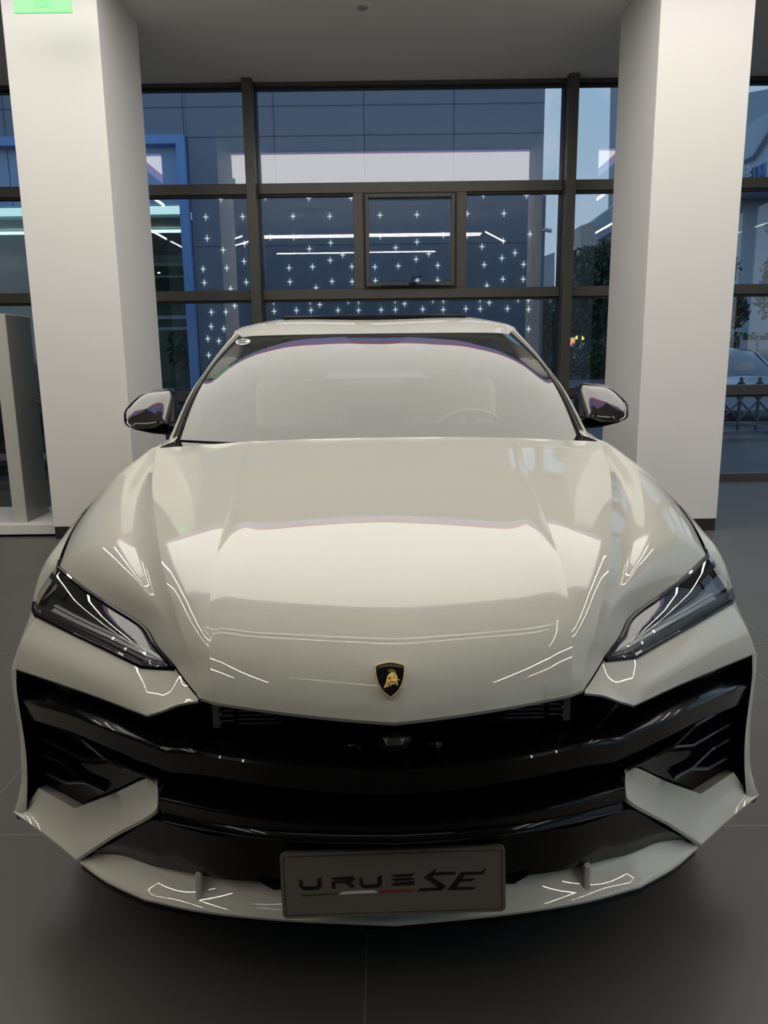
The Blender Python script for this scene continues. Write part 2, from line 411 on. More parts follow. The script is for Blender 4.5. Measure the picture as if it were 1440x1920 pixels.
pf = MB().box(-2.925, -2.80, YN - .12, YN + .05, 0, 4.54).box(-14, -2.925, YN - .12, YN + .05, 4.42, 4.54)
pf.build('portal_frame', M['bluef'], nb)
up = MB()
xx = -14
for k in range(10): up.box(-2.93 - (k + 1) * .62, -2.945 - k * .62, YN + .03, YN + .08, 3.62, 4.42)
up.build('upper_panel', pbr('pale blue panel', (.36, .54, .80), .35, noise=.1, nscale=1), nb)
MB().box(-14, -2.93, YN + .02, YN + .07, 3.49, 3.60).build('light_strip', emit('cyan light strip', (.62, .95, 1.0), 1.25), nb)
MB().box(-14, -2.93, YN + .03, YN + .05, .7, 3.49).build('shop_glazing', M['sglass'], nb)
MB().box(-14, -2.93, YN + .0, YN + .08, 1.98, 2.03).box(-14, -2.93, YN + .0, YN + .08, 1.82, 1.86).build('transom', pbr('pale transom', (.35, .42, .45), .4), nb)
rm = MB().box(-14, -2.93, 4.5, 4.6, 0, 3.5).box(-14, -2.93, .1, 4.5, -.02, .02).box(-14, -2.93, .1, 4.5, 3.45, 3.5)
rm.build('shop_interior', pbr('dim interior', (.42, .50, .44), .7), nb)
it = MB().box(-14, -2.93, 2.4, 2.6, 3.0, 3.2).box(-3.9, -3.6, 3.5, 3.8, 0, 3.4).box(-5.9, -5.6, 3.5, 3.8, 0, 3.4).box(-5.2, -3.0, 1.3, 1.9, 0, 1.0).box(-14, -6.2, 1.3, 1.9, 0, 1.0)
it.build('shop_furniture', pbr('interior grey', (.28, .33, .33), .6), nb)
lampm = emit('interior lamp', (1, .95, .85), 5)
for k in range(4):
    for j in range(2): MB().box(-3.1 - k * .9 + j * .1, -3.06 - k * .9 + j * .1, 2.0, 2.02, 2.75 + j * .1, 2.77 + j * .1).build('shop_lamp', lampm, nb)
MB().box(-9, -3.2, 1.0, 1.06, 3.38, 3.42).build('shop_fill_lamp', emit('shop fill lamp', (.85, 1, .92), 3.2), nb)  # lamp added to brighten the shop interior
MB().box(-14, -2.93, YN - .02, YN + .02, .0, .72).build('stall_riser', pbr('dark riser', (.05, .06, .085), .5), nb)
rr = MB()
for k in range(24): rr.box(-2.97 - k * .155, -2.955 - k * .155, YN - .45, YN - .43, 0.0, .95)
rr.box(-7, -2.93, YN - .46, YN - .42, .95, .98)
rl_ = rr.build('railing', pbr('steel railing', (.16, .19, .24), .4, metal=.5), loc=(0, 12, 0))
tag(rl_, 'thin steel railing standing before the shop front of the navy building', 'railing')
tag(nb, 'dark navy panelled building outside with blue framed shop front at left', 'building')

# plants behind the shop glass
def foliage(mb, c, r, n, s, rnd):
    for _ in range(n):
        while True:
            p = Vector((rnd.uniform(-1, 1), rnd.uniform(-1, 1), rnd.uniform(-1, 1)))
            if .25 < p.length < 1: break
        q = Vector(c) + Vector((p.x * r[0], p.y * r[1], p.z * r[2]))
        a = Vector((rnd.gauss(0, 1), rnd.gauss(0, 1), rnd.gauss(0, 1))).normalized(); b = a.orthogonal().normalized(); d = a.cross(b)
        k = s * rnd.uniform(.6, 1.3)
        mb.add([q - b * k, q - d * k * .5, q + b * k, q + d * k * .5], [(0, 1, 2, 3)])
rnd = random.Random(3)
pp = empty('potted_plant', (-3.28, 13.05, 1.0))
MB().tube([(0, 0, 0), (0, 0, .22)], [.09, .12], 14).build('pot', pbr('grey pot', (.3, .3, .3), .6), pp, smooth=True)
fo = MB(); foliage(fo, (0, 0, .55), (.28, .25, .35), 260, .06, rnd); fo.build('foliage', M['leaf'], pp)
MB().tube([(0, 0, .2), (0, 0, .55)], .012, 6).build('stem', M['bark'], pp)
tag(pp, 'leafy potted plant behind the shop glass of the navy building', 'plant')

# four-pointed stars on the cladding
STARS = [(-1.048, 3.677), (-0.422, 3.669), (-1.285, 3.425), (-0.744, 3.418), (-1.633, 3.137), (-1.286, 3.13), (-0.74, 3.046), (-1.058, 2.965), (-0.567, 2.874), (-0.754, 2.798), (-1.371, 2.698), (-1.02, 2.709), (-0.432, 2.705), (-1.365, 2.498), (-0.735, 2.496), (-0.434, 2.489), (-0.976, 2.407), (-0.003, 3.425), (0.541, 3.424), (-0.004, 3.13), (0.93, 3.135), (0.54, 3.043), (0.224, 2.965), (0.714, 2.874), (0.526, 2.798), (-0.089, 2.695), (0.261, 2.706), (0.849, 2.706), (-0.085, 2.498), (0.544, 2.497), (0.846, 2.493), (1.281, 3.431), (1.823, 3.427), (1.284, 3.13), (2.215, 3.135), (1.82, 3.043), (1.506, 2.965), (1.998, 2.871), (1.805, 2.798), (1.542, 2.707), (2.13, 2.706), (1.824, 2.497), (2.129, 2.493), (1.586, 2.407), (1.516, 3.683), (2.149, 3.675), (-1.681, 3.69), (-1.622, 2.209), (-1.072, 2.209), (-0.927, 2.162), (-0.499, 2.208), (-0.343, 2.203), (0.207, 2.206), (0.35, 2.159), (0.776, 2.205), (0.933, 2.2), (1.486, 2.206), (1.627, 2.16), (2.059, 2.206), (2.216, 2.194), (-1.618, 2.074), (-1.283, 2.082), (-1.063, 2.08), (-0.656, 2.075), (-0.345, 2.071), (-0.005, 2.073), (0.212, 2.074), (0.623, 2.075), (0.933, 2.065), (1.274, 2.074), (1.491, 2.071), (1.902, 2.069), (2.219, 2.055), (2.227, 1.766), (-2.57, 3.43), (-2.568, 3.131), (-2.339, 2.965), (-2.036, 2.799), (-2.653, 2.697), (-2.299, 2.708), (-2.018, 2.499), (-2.647, 2.5), (-2.257, 2.409), (-2.027, 3.431), (-2.02, 3.045), (-2.21, 2.161), (-2.566, 2.072), (-2.348, 2.072), (-2.581, 1.861), (-2.39, 1.826), (-2.642, 1.682), (-2.476, 1.647), (-2.337, 3.68), (-2.643, 1.437)]
sv = []
for k in range(8):
    r = (.055 if k in (0, 4) else .045) if k % 2 == 0 else .011
    a = PI / 2 + k * PI / 4; sv.append((r * math.cos(a), r * math.sin(a)))
star0 = MB().prism(sv, -.006, .006).build('star_light', emit('star white', (.85, .95, 1), 1.15))
ORD = ['first', 'second', 'third', 'fourth', 'fifth', 'sixth', 'seventh', 'eighth', 'ninth', 'tenth', 'eleventh', 'twelfth', 'thirteenth', 'fourteenth', 'fifteenth', 'sixteenth', 'seventeenth', 'eighteenth', 'nineteenth', 'twentieth', 'twenty-first', 'twenty-second']
lev = []
for p in sorted(STARS, key=lambda q: -q[1]):
    if lev and lev[-1][-1][1] - p[1] < .022: lev[-1].append(p)
    else: lev.append([p])
first = True
for r_, row in enumerate(lev):
    for k, (x, z) in enumerate(sorted(row)):
        s_ = star0 if first else star0.copy()
        if not first: COL.objects.link(s_)
        first = False
        s_.location = (x, 11.975, z)
        tag(s_, 'white star, %s from left in %s row from top of navy wall' % (ORD[k], ORD[r_]), 'star light', 'white stars scattered over the navy wall')

# security camera on the pilaster
sc = empty('security_camera', (2.36, 11.895, 3.14))
MB().tube([(0, 0, 0), (0, -.12, .02)], .012, 8).build('bracket', M['chrome'], sc)
MB().tube([(.02, -.12, .03), (.12, -.16, .0)], .03, 12).build('camera_body', pbr('camera white', (.7, .72, .75), .4), sc, smooth=True)
tag(sc, 'small pale security camera fixed to the edge pilaster outside', 'security camera')

# distant buildings
wb = empty('building', (0, 60, 0))
def W60(l): return l
M['pale'] = pbr('pale cladding', (.42, .50, .56), .5, noise=.08, nscale=.3)
M['beige'] = pbr('beige cladding', (.50, .47, .44), .6)
def far(px_, py_, Y):          # bearing of a far landmark seen from the showroom, placed at distance Y
    u, v = px_ - 720, py_ - 960
    a = (u * rc - v * ROLL) / F; d = (v * rc + u * ROLL) / F
    dv = R0 * a + FW - U0 * d; t = Y / dv.y
    return (dv.x * t, 1.42 + dv.z * t)
def farpoly(pts, Y): return [(far(a, b, Y)[0], -.05 if b >= 560 and Y > 40 else far(a, b, Y)[1]) for a, b in pts]
MB().prism(farpoly([(1108, 417), (1150, 385), (1215, 340), (1215, 620), (1130, 620), (1126, 480)], 60), 0, 3).build('facade', M['pale'], wb)
MB().prism(farpoly([(1084, 426), (1109, 417), (1125, 490), (1124, 620), (1101, 620)], 60), -.5, 1.5).build('end_wall', M['beige'], wb)
MB().prism(farpoly([(1118, 452), (1152, 431), (1152, 434), (1119, 455)], 60), -.3, 0).prism(farpoly([(1122, 470), (1150, 450), (1150, 455), (1124, 475)], 60), -.3, 0).build('dark_band', M['seam'], wb)
tag(wb, 'pale angular building with a slanted roofline beyond the trees', 'building')
tw = empty('building', (0, 110, 0))
MB().prism(farpoly([(1163, 60), (1225, 60), (1212, 640), (1152, 640)], 110), 0, 4).build('tower_wall', pbr('tower blue grey', (.30, .38, .47), .6), tw)
wn_ = MB()
for k in range(22):
    for j in range(3):
        a = (1165 + j * 7 - k * .5, 120 + k * 22); wn_.prism(farpoly([a, (a[0] + 4, a[1] - 1), (a[0] + 4, a[1] + 12), (a[0], a[1] + 13)], 110), -.3, 0)
wn_.build('window', pbr('tower window', (.06, .09, .13), .2), tw)
tag(tw, 'tall blue grey tower block with small windows against the sky', 'building')
lb = MB().prism(farpoly([(1016, 482), (1040, 473), (1040, 640), (1016, 640)], 120), 0, 12).build('building', pbr('hazy block', (.40, .42, .48), .7), loc=(0, 120, 0))
tag(lb, 'low hazy grey block far away beside the navy building', 'building')
ib = empty('building', (0, 45, 0))
MB().prism(farpoly([(1385, 160), (1600, 120), (1600, 560), (1370, 560)], 45), 2, 12).build('wall', pbr('grey blue wall', (.33, .42, .47), .5), ib)
MB().prism(farpoly([(1400, 235), (1600, 110), (1600, 360), (1380, 360), (1395, 240)], 45), 0, 2).build('ramp_fascia', pbr('pale blue fascia', (.45, .60, .72), .4), ib)
MB().prism(farpoly([(1396, 300), (1412, 291), (1445, 240), (1470, 215), (1470, 225), (1445, 256), (1415, 300), (1396, 307)], 45), -.2, 0).build('dark_band', M['seam'], ib)
lt = MB()
for a in ([(1408, 316), (1412, 314), (1412, 340), (1408, 340)], [(1416, 314), (1421, 312), (1424, 326), (1427, 308), (1432, 306), (1432, 340), (1428, 340), (1428, 322), (1425, 334), (1423, 334), (1420, 324), (1420, 340), (1416, 340)]):
    lt.prism(farpoly(a, 45), -.3, 0)
lt.build('lettering', pbr('blue letters', (.05, .20, .5), .3), ib)
lw = MB()
for k in range(5): lw.prism(farpoly([(1397 + (k % 2) * 4, 314 + k * 5), (1400 + (k % 2) * 4, 313 + k * 5), (1400 + (k % 2) * 4, 317 + k * 5), (1397 + (k % 2) * 4, 317 + k * 5)], 45), -.3, 0)
lw.build('small_lettering', pbr('white letters', (.8, .85, .9), .3), ib)
tag(ib, 'pale blue building with dark slanting band and blue letters at far right', 'building')

# trees
def tree(x, y, h, r, n, s, label, seed):
    rnd = random.Random(seed)
    e = empty('tree', (x, y, 0))
    MB().tube([(0, 0, 0), (0, 0, h * .45), (.2, 0, h * .7)], [.18, .13, .06], 8).build('trunk', M['bark'], e, smooth=True)
    f = MB()
    for k in range(9):
        c = (rnd.uniform(-.6, .6) * r, rnd.uniform(-.5, .5) * r, h * .62 + rnd.uniform(-.9, .75) * r * .8)
        foliage(f, c, (r * .55, r * .5, r * .42), n // 9, s, rnd)
    f.build('foliage', M['leaf'], e)
    tag(e, label, 'tree', 'trees beyond the glass wall')
tree(9.2, 31, 6.4, 2.2, 11000, .12, 'dark green tree just right of the navy building', 1)
tree(13.9, 36, 6.6, 2.2, 9000, .13, 'dark green tree partly behind the right column', 2)
tree(13.6, 24, 7.0, 2.7, 16000, .10, 'large leafy tree at the far right edge of the window', 4)
tree(12.6, 48.5, 6.0, 2.0, 5000, .15, 'low tree behind the two nearer street trees', 5)
tree(7.4, 38.5, 4.6, 1.6, 4000, .13, 'small dark tree close against the navy building edge', 6)
tree(19.8, 33, 7.2, 3.0, 9000, .14, 'broad dark tree standing behind the large leafy tree at far right', 7)
hg = MB(); foliage(hg, (3.5, 0, 1.0), (9.5, 1.4, 1.5), 12000, .13, random.Random(9))
tag(hg.build('hedge', M['leaf'], loc=(13.6, 42.5, -.1)), 'dark low hedge below the street trees', 'hedge')

# kiosk, shop lights, far traffic
x_, z_ = far(1083, 700, 44)
kk = empty('ticket_kiosk', (x_, 44, z_))
MB().box(-.24, .24, -.2, .2, -.6, 1.42).build('cabinet', pbr('kiosk white', (.50, .58, .66), .4), kk, bevel=.02)
MB().box(-.15, .15, -.215, -.2, .95, 1.3).build('screen', pbr('kiosk screen', (.15, .18, .22), .2), kk)
tag(kk, 'tall pale barrier kiosk out on the forecourt', 'kiosk')
def glow(nm, px_, py_, wd, ht, c, s):
    x, z = far(px_, py_, 58); MB().box(-wd / 2, wd / 2, -.05, .035, -ht / 2, ht / 2).build(nm, emit(nm + ' glow', c, s), fs, loc=(x, 58, z))
fs = MB().box(11.2, 28, 58.035, 59.3, -.05, 4.2).build('building', pbr('dark street block', (.03, .035, .04), .7))
tag(fs, 'low dark row of shops with small lights far down the street', 'building')
glow('shop_window', 1070, 643, .6, .75, (1, .45, .22), 1.3)
glow('lit_sign', 1058, 640, .16, .9, (.9, .95, 1), 1.3)
glow('street_lamp', 1094, 632, .22, .55, (.9, .95, .25), 1.6)
glow('street_lamp', 1081, 631, .14, .4, (.95, .85, .25), 1.6)
glow('lit_sign', 1094, 647, .5, .3, (.7, .8, .9), .6)
glow('lit_doorway', 1375, 642, 1.35, 3.0, (.5, .85, 1), 1.5)
glow('street_lamp', 1404, 637, .35, .35, (1, .9, .6), 1.6)
glow('lit_sign', 1127, 648, .35, .25, (.8, .6, .3), .7)

# parked pale car, grey boards and folding gate at far right
M['paleblue'] = pbr('pale parked car paint', (.35, .42, .50), .35, coat=.6)
def at(px_, py_, Y): x, z = far(px_, py_, Y); return x, z
bd = empty('hoarding', (0, 19.6, 0))
for a, b in ((1386, 1419), (1423, 1452)):
    MB().prism(farpoly([(a, 638), (b, 637), (b - 8, 800), (a - 8, 800)], 19.6), 0, .05).build('board', pbr('grey hoarding board', (.42, .43, .42), .7), bd)
MB().prism(farpoly([(1384, 636), (1387, 636), (1373, 800), (1370, 800)], 19.6), -.02, .06).build('post', M['frame_dark'], bd)
tag(bd, 'two plain grey hoarding boards above the parked pale car', 'hoarding')
pcx, _ = at(1440, 760, 15.2)
pc = empty('parked_car', (pcx, 15.2, 0))
body = []
for y, hw, zt in ((0, .80, .62), (.5, .90, .78), (1.3, .92, .86), (4.0, .92, .9), (4.5, .85, .8)):
    body.append([(-hw, y, .25), (-hw - .03, y, .5), (-hw * .97, y, zt), (0, y, zt + .05), (hw * .97, y, zt), (hw + .03, y, .5), (hw, y, .25)])
b_ = MB().grid(body); b_.add(body[0], [tuple(range(7))]); b_.add(body[-1], [tuple(range(6, -1, -1))])
b_.build('body', M['paleblue'], pc, smooth=True, sharp=50)
roof = [[(-.74, 1.2, .86), (-.62, 2.0, 1.36), (-.55, 2.2, 1.42)], [(0, 1.1, .90), (0, 1.95, 1.42), (0, 2.2, 1.47)], [(.74, 1.2, .86), (.62, 2.0, 1.36), (.55, 2.2, 1.42)]]
MB().grid(roof, flip=True).build('windscreen', pbr('dark car glass', (.03, .05, .075), .08, coat=1), pc, smooth=True)
MB().grid([[(-.80, 1.15, .86), (-.66, 2.0, 1.37), (-.58, 2.25, 1.43)], [(-.74, 1.2, .87), (-.60, 2.0, 1.385), (-.53, 2.25, 1.45)]], flip=True).build('pillar', M['paleblue'], pc)
MB().grid([[(.80, 1.15, .86), (.66, 2.0, 1.37), (.58, 2.25, 1.43)], [(.74, 1.2, .87), (.60, 2.0, 1.385), (.53, 2.25, 1.45)]]).build('pillar', M['paleblue'], pc)
MB().grid([[(-.58, 2.2, 1.43), (0, 2.2, 1.475), (.58, 2.2, 1.43)], [(-.55, 3.6, 1.36), (0, 3.6, 1.4), (.55, 3.6, 1.36)]]).build('roof', M['paleblue'], pc, solid=.02)
for x in (-.82, .82):
    for y in (.8, 3.6): MB().tube([(x - .1, y, .31), (x + .1, y, .31)], .31, 20).build('wheel', M['rubber'], pc, smooth=True)
tag(pc, 'pale blue grey parked car seen behind the folding gate', 'car')
gt = empty('folding_gate', (0, 12.6, 0))
M['gate'] = pbr('galvanised gate', (.11, .14, .18), .45, metal=.4)
g0, _ = at(1352, 760, 12.6)
def gatepart(k, dz):
    x = g0 + k * .30
    MB().tube([(x, 0, .05), (x, 0, .98)], .028, 8).build('gate_post', M['gate'], gt)
for k in range(7): gatepart(k, 0)
for k in range(-1, 7):
    x = g0 + k * .30
    a = MB()
    a.tube([(x, -.02, .30), (x + .30, -.02, .62)], .016, 6).tube([(x, .02, .62), (x + .30, .02, .30)], .016, 6)
    a.tube([(x, -.02, .62), (x + .30, -.02, .94)], .016, 6).tube([(x, .02, .94), (x + .30, .02, .62)], .016, 6)
    a.build('lattice', M['gate'], gt)
MB().box(g0 - .3, g0 + 2, -.08, .08, .06, .12).box(g0 - .3, g0 + 2, -.06, .06, .22, .26).build('base_rail', M['gate'], gt)
tag(gt, 'low grey folding lattice gate outside the right window', 'gate')
dk = empty('parked_car', (-6.3, 9.6, 0))
MB().prism([(-2.3, .2), (-2.4, .7), (-1.6, .85), (-1.0, 1.3), (.6, 1.32), (1.25, .9), (2.2, .75), (2.25, .25)], 0, 1.6).build('body', pbr('dark blue car paint', (.02, .03, .05), .3, coat=1), dk, bevel=.06)
for x in (-1.5, 1.45): MB().tube([(x, -.02, .33), (x, .2, .33)], .33, 24).build('wheel', M['rubber'], dk, smooth=True)
tag(dk, 'dark parked car outside the glass behind the white totem', 'car')
# ================================================================== THE CAR (local frame: +x left/right, +y to the rear, nose at y=0)
car = empty('car', (.014, 1.28, 0), .018)
tag(car, 'pearl white luxury SUV with gloss black grille parked nose towards the viewer', 'car')
def both(name, mb, m, **k):
    a = mb.mirror().build(name, m, k.pop('parent', car), **k); b = mb.build(name, m, a.parent, **k); return a, b
def yb(x): return .02 + .56 * (abs(x) / .94) ** 2.2

# --- hood: four longitudinal feature curves, creases at L1 and L2
yC = [0, .01, .035, .07, .12, .2, .3, .46, .70, .92, 1.14, 1.24, 1.32]
yL1 = [.10, .108, .125, .15, .19, .26, .36, .50, .74, .95, 1.17, 1.27, 1.36]
yL2 = [.118, .130, .155, .19, .24, .32, .42, .56, .80, 1.0, 1.22, 1.33, 1.43]
Cp = interp_y([(0, 0, .770), (0, .01, .797), (0, .035, .833), (0, .08, .872), (0, .15, .912), (0, .27, .9505), (0, .42, .986), (0, .65, 1.0385), (0, .92, 1.0905), (0, 1.32, 1.143)], yC)
L1p = interp_y([(.345, .10, .770), (.348, .108, .793), (.352, .125, .822), (.357, .15, .853), (.364, .19, .885), (.378, .29, .9345), (.390, .43, .974), (.403, .64, 1.0225), (.422, .92, 1.075), (.455, 1.36, 1.132)], yL1)
L2p = interp_y([(.372, .118, .770), (.378, .130, .790), (.388, .155, .818), (.412, .19, .850), (.437, .24, .883), (.490, .36, .936), (.539, .50, .977), (.60, .70, 1.016), (.674, .95, 1.053), (.785, 1.43, 1.106)], yL2)
Ep = [(.375, .12, .7695), (.405, .165, .777), (.448, .23, .791), (.50, .295, .811), (.542, .36, .8296), (.64, .455, .848), (.737, .55, .8637), (.852, .68, .886), (.894, .92, .941), (.893, 1.15, .996), (.834, 1.42, 1.073), (.8145, 1.5, 1.095), (.745, 1.50, 1.12)]
MS = 6
cC, c1, c2, cE = crv(Cp, MS), crv(L1p, MS), crv(L2p, MS), crv(Ep, MS, breaks=(2, 7))
ampl = [0, 0, .0, .004, .010, .018, .024, .028, .03, .03, .022, .012, 0]
def aat(i):
    t = i / MS; k = min(int(t), 11); return ampl[k] + (ampl[k + 1] - ampl[k]) * (t - k)
def hood_rows(side):
    rows = []
    for i in range(len(cC)):
        row = []
        n1, n2, n3 = 14, 7, 12
        a0, a1, a2, a3 = cC[i], c1[i], c2[i], cE[i]
        for k in range(n1):
            s = k / n1; p = a0.lerp(a1, s)
            p.z = a0.z + (a1.z - a0.z) * (s * s)
            rr_ = max(0, s - .80) / .20
            p.z += .009 * rr_ * rr_ * min(1, aat(i) * 60)
            yy = a0.y + (a1.y - a0.y) * (s * .60 + .40 * s * s) ; p.y = yy
            row.append(p)
        for k in range(n2):
            s = k / n2; p = a1.lerp(a2, s); p.z += .008 * 4 * s * (1 - s) * min(1, aat(i) * 60); row.append(p)
        for k in range(n3 + 1):
            s = k / n3; p = a2.lerp(a3, s); p.z += aat(i) * (s * s * (1 - s)) * 6.75 - .35 * aat(i) * math.sin(PI * min(s / .4, 1)) ** 2; row.append(p)
        rows.append([(side * p.x, p.y, p.z) for p in row])
    return rows
def strip(rows, a, b): return [r[a:b + 1] for r in rows]
hR, hL = hood_rows(1), hood_rows(-1)
hm = MB().grid([l[1:15][::-1] + r[:15] for l, r in zip(hL, hR)])
for a, b_ in ((14, 21), (21, 33)):
    hm.grid(strip(hR, a, b_)).grid(strip(hL, a, b_), flip=True)
full = hL[0][1:][::-1] + hR[0]
hm.grid([[(x, y, z) for x, y, z in full], [(x, y + .006, z - .009) for x, y, z in full], [(x, y + .05, z - .012) for x, y, z in full]])
hood = hm.build('hood', M['paint'], car, smooth=True, sharp=40)

# shut line seal following the hood edge (dark gap)
both('hood_liner', MB().grid([[p + Vector((-.03, .0, -.022)) for p in cE[6 * MS:9 * MS]], [p + Vector((.03, .0, -.030)) for p in cE[6 * MS:9 * MS]]]), M['matte'])
both('hood_seal', MB().tube([(p.x + .002, p.y, p.z - .006) for p in cE[2 * MS:11 * MS]], .0035, 6), M['matte'])
both('cowl_corner', MB().grid([[(.832, 1.425, 1.074), (.8145, 1.5, 1.094), (.785, 1.502, 1.107), (.745, 1.502, 1.119)], [(.836, 1.45, 1.078), (.815, 1.56, 1.100), (.79, 1.57, 1.118), (.742, 1.56, 1.128)], [(.803, 1.60, 1.100), (.800, 1.62, 1.105), (.785, 1.63, 1.12), (.76, 1.62, 1.135)]]), M['paint'], smooth=True, sharp=60)

# --- upper bumper skins
Bp = [(.379, .122, .762), (.42, .138, .749), (.458, .153, .729), (.495, .170, .711), (.64, .300, .694), (.79, .435, .672), (.941, .570, .650)]
Tp = [(.379, .124, .766), (.415, .18, .773), (.448, .23, .784), (.528, .27, .7705), (.65, .385, .772), (.78, .505, .773), (.90, .620, .773)]
bC, tC = crv(Bp, 6, breaks=(3,)), crv(Tp, 6, breaks=(2, 3))
rows = [[] for _ in range(12)]
for i, (b, t) in enumerate(zip(bC, tC)):
    for j in range(9):
        s = j / 8; p = b.lerp(t, s); q = math.sin(PI * s) * max(0, min(1, (i - 10) / 16))
        p.y -= .018 * q; p.x += .004 * q; p.z += .004 * q; rows[j + 3].append(p)
    rows[2].append(b + Vector((0, .004, -.006))); rows[1].append(b + Vector((0, .016, -.010))); rows[0].append(b + Vector((0, .06, -.012)))
ub = MB().grid(rows)
# corner wrap to the flank
Wt = [(.900, .620, .773), (.905, .64, .773), (.930, .70, .775), (.955, .75, .778)]
Wb = [(.941, .570, .650), (.958, .582, .645), (.970, .62, .64), (.982, .72, .64)]
wt, wbt = crv(Wt, 5), crv(Wb, 5)
ub.grid([[b.lerp(t, j / 8) + Vector((math.sin(PI * j / 8) * .006, -math.sin(PI * j / 8) * .010, 0)) for b, t in zip(wbt, wt)] for j in range(9)])
# slim vertical flange beside the corner grille down to the fin
Fi = [(.941, .570, .650), (.946, .570, .60), (.943, .565, .55), (.937, .56, .46), (.935, .555, .40), (.940, .553, .33), (.948, .55, .262)]
Fo = [(.962, .586, .645), (.968, .592, .60), (.966, .590, .55), (.961, .585, .46), (.961, .58, .40), (.966, .575, .33), (.978, .552, .262)]
Fs = [(.982, .72, .64), (.985, .72, .60), (.984, .71, .55), (.982, .70, .46), (.980, .68, .40), (.980, .66, .33), (.985, .64, .262)]
fi, fo_, fs = crv(Fi, 5), crv(Fo, 5), crv(Fs, 5)
both('flange_return', MB().grid([[p + Vector((-.02, .09, 0)) for p in fi], fi]), M['black'], smooth=True)
ub.grid([fi, [a.lerp(b, .5) + Vector((0, -.004, 0)) for a, b in zip(fi, fo_)], fo_, [a.lerp(b, .5) + Vector((.003, 0, 0)) for a, b in zip(fo_, fs)], fs], flip=True)
both('front_bumper', ub, M['paint'], smooth=True, sharp=32, weld=True)

# --- corner fins (white trays in the lower corners)
Oc = [(.486, .172, .556), (.484, .163, .53), (.488, .163, .508), (.505, .172, .488), (.63, .285, .365), (.767, .40, .2245), (.87, .475, .243), (.982, .55, .262)]
Ic = [(.492, .182, .562), (.500, .186, .561), (.508, .190, .559), (.52, .198, .553), (.64, .33, .44), (.788, .47, .318), (.915, .56, .322), (.952, .562, .268)]
oc, ic = crv(Oc, 6, breaks=(5,)), crv(Ic, 6, breaks=(5, 6))
fm = []
fm.append([p + Vector((-.004, .10, -.03)) for p in oc])
fm.append([p + Vector((-.001, .016, -.016)) for p in oc])
fm.append([p + Vector((0, .004, -.010)) for p in oc])
for j in range(9):
    s = j / 8
    fm.append([a.lerp(b, s) + Vector((0, .010 * math.sin(PI * s), -.004 * math.sin(PI * s))) for a, b in zip(oc, ic)])
fm.append([p + Vector((0, .05, -.02)) for p in ic])
both('bumper_fin', MB().grid(fm, flip=False), M['paint'], smooth=True, sharp=16, weld=True)
# flank of the fin
fl = MB().grid([[(.982, .55, .262), (.988, .60, .27), (.985, .64, .28)], [(.975, .555, .235), (.980, .60, .235), (.978, .65, .24)], [(.93, .58, .215), (.93, .62, .215), (.93, .66, .215)]])
both('bumper_fin_end', fl, M['paint'], smooth=True)

# --- black grille architecture
bk = MB()
rows = []
def ztop(x):
    x = abs(x)
    if x < .375: return .762
    if x < .495: return .755 - (x - .375) * .40
    return .705 - (x - .495) * .13
for tt_, off in ((1, .05), (.9, .12), (.65, .15), (.35, .18), (.15, .20), (0, .20)):
    rows.append([(x / 30 * .93, yb(x / 30 * .93) * .93 + off, .25 + (ztop(x / 30 * .93) - .25) * tt_) for x in range(-30, 31)])
bk.grid(rows, flip=True)
bk.build('grille_backing', M['matte'], car, smooth=True)
def sweep(path, prof):
    return [[Vector((p.x, p.y + dy, p.z + dz)) for p in path] for dy, dz in prof]
BL = crv([(0, .018, .657), (.12, .026, .660), (.242, .048, .664), (.382, .097, .661), (.452, .135, .646), (.60, .229, .650), (.724, .335, .636), (.85, .46, .60), (.936, .565, .562)], 6, breaks=(4,))
def fullpath(c): return [Vector((-p.x, p.y, p.z)) for p in c[::-1]][:-1] + c
bl = MB().grid(sweep(fullpath(BL), [(.12, .012), (.012, .008), (.003, .004), (0, 0), (.002, -.006), (.014, -.050), (.024, -.056), (.10, -.06)]))
bl.build('grille_blade', M['black'], car, smooth=True, sharp=28)
B2 = crv([(0, .016, .546), (.12, .024, .548), (.242, .046, .548), (.36, .088, .545), (.478, .145, .536)], 6)
B3 = crv([(0, .018, .515), (.12, .026, .514), (.242, .048, .510), (.36, .092, .50), (.478, .152, .486)], 6)
lb_ = sweep(fullpath(B2), [(.10, .010), (.010, .006), (.002, .003), (0, 0), (.003, -.006)]) + sweep(fullpath(B3), [(.008, .010), (.002, .004), (0, 0), (.004, -.005), (.022, -.02)])
MB().grid(lb_).build('lower_grille_bar', M['black'], car, smooth=True, sharp=28)
# lower face under the bar down to the splitter, with the trapezoid notch behind the plate
LF = crv([(0, .062, .49), (.12, .068, .49), (.242, .085, .487), (.36, .112, .475), (.475, .172, .466), (.51, .20, .455), (.63, .31, .335), (.75, .412, .222)], 6)
LB = crv([(0, .115, .345), (.12, .12, .345), (.242, .13, .350), (.36, .155, .345), (.475, .215, .325), (.53, .25, .31), (.64, .335, .28), (.752, .42, .215)], 6)
MB().grid([fullpath(LF)] + [[a.lerp(b, j / 6) for a, b in zip(fullpath(LF), fullpath(LB))] for j in range(1, 7)]).build('lower_grille_panel', M['black'], car, smooth=True, sharp=28)
MB().prism([(-.285, .36), (.285, .36), (.25, .336), (-.25, .336)], .125, .15).build('lower_grille_tab', M['black'], car, bevel=.004)
# thin inner shelf line
TL = [Vector((p.x * .98, p.y + .045, p.z - .052)) for p in BL if p.x < .5]
MB().tube(fullpath(TL), .004, 6).build('grille_shelf', M['black'], car)
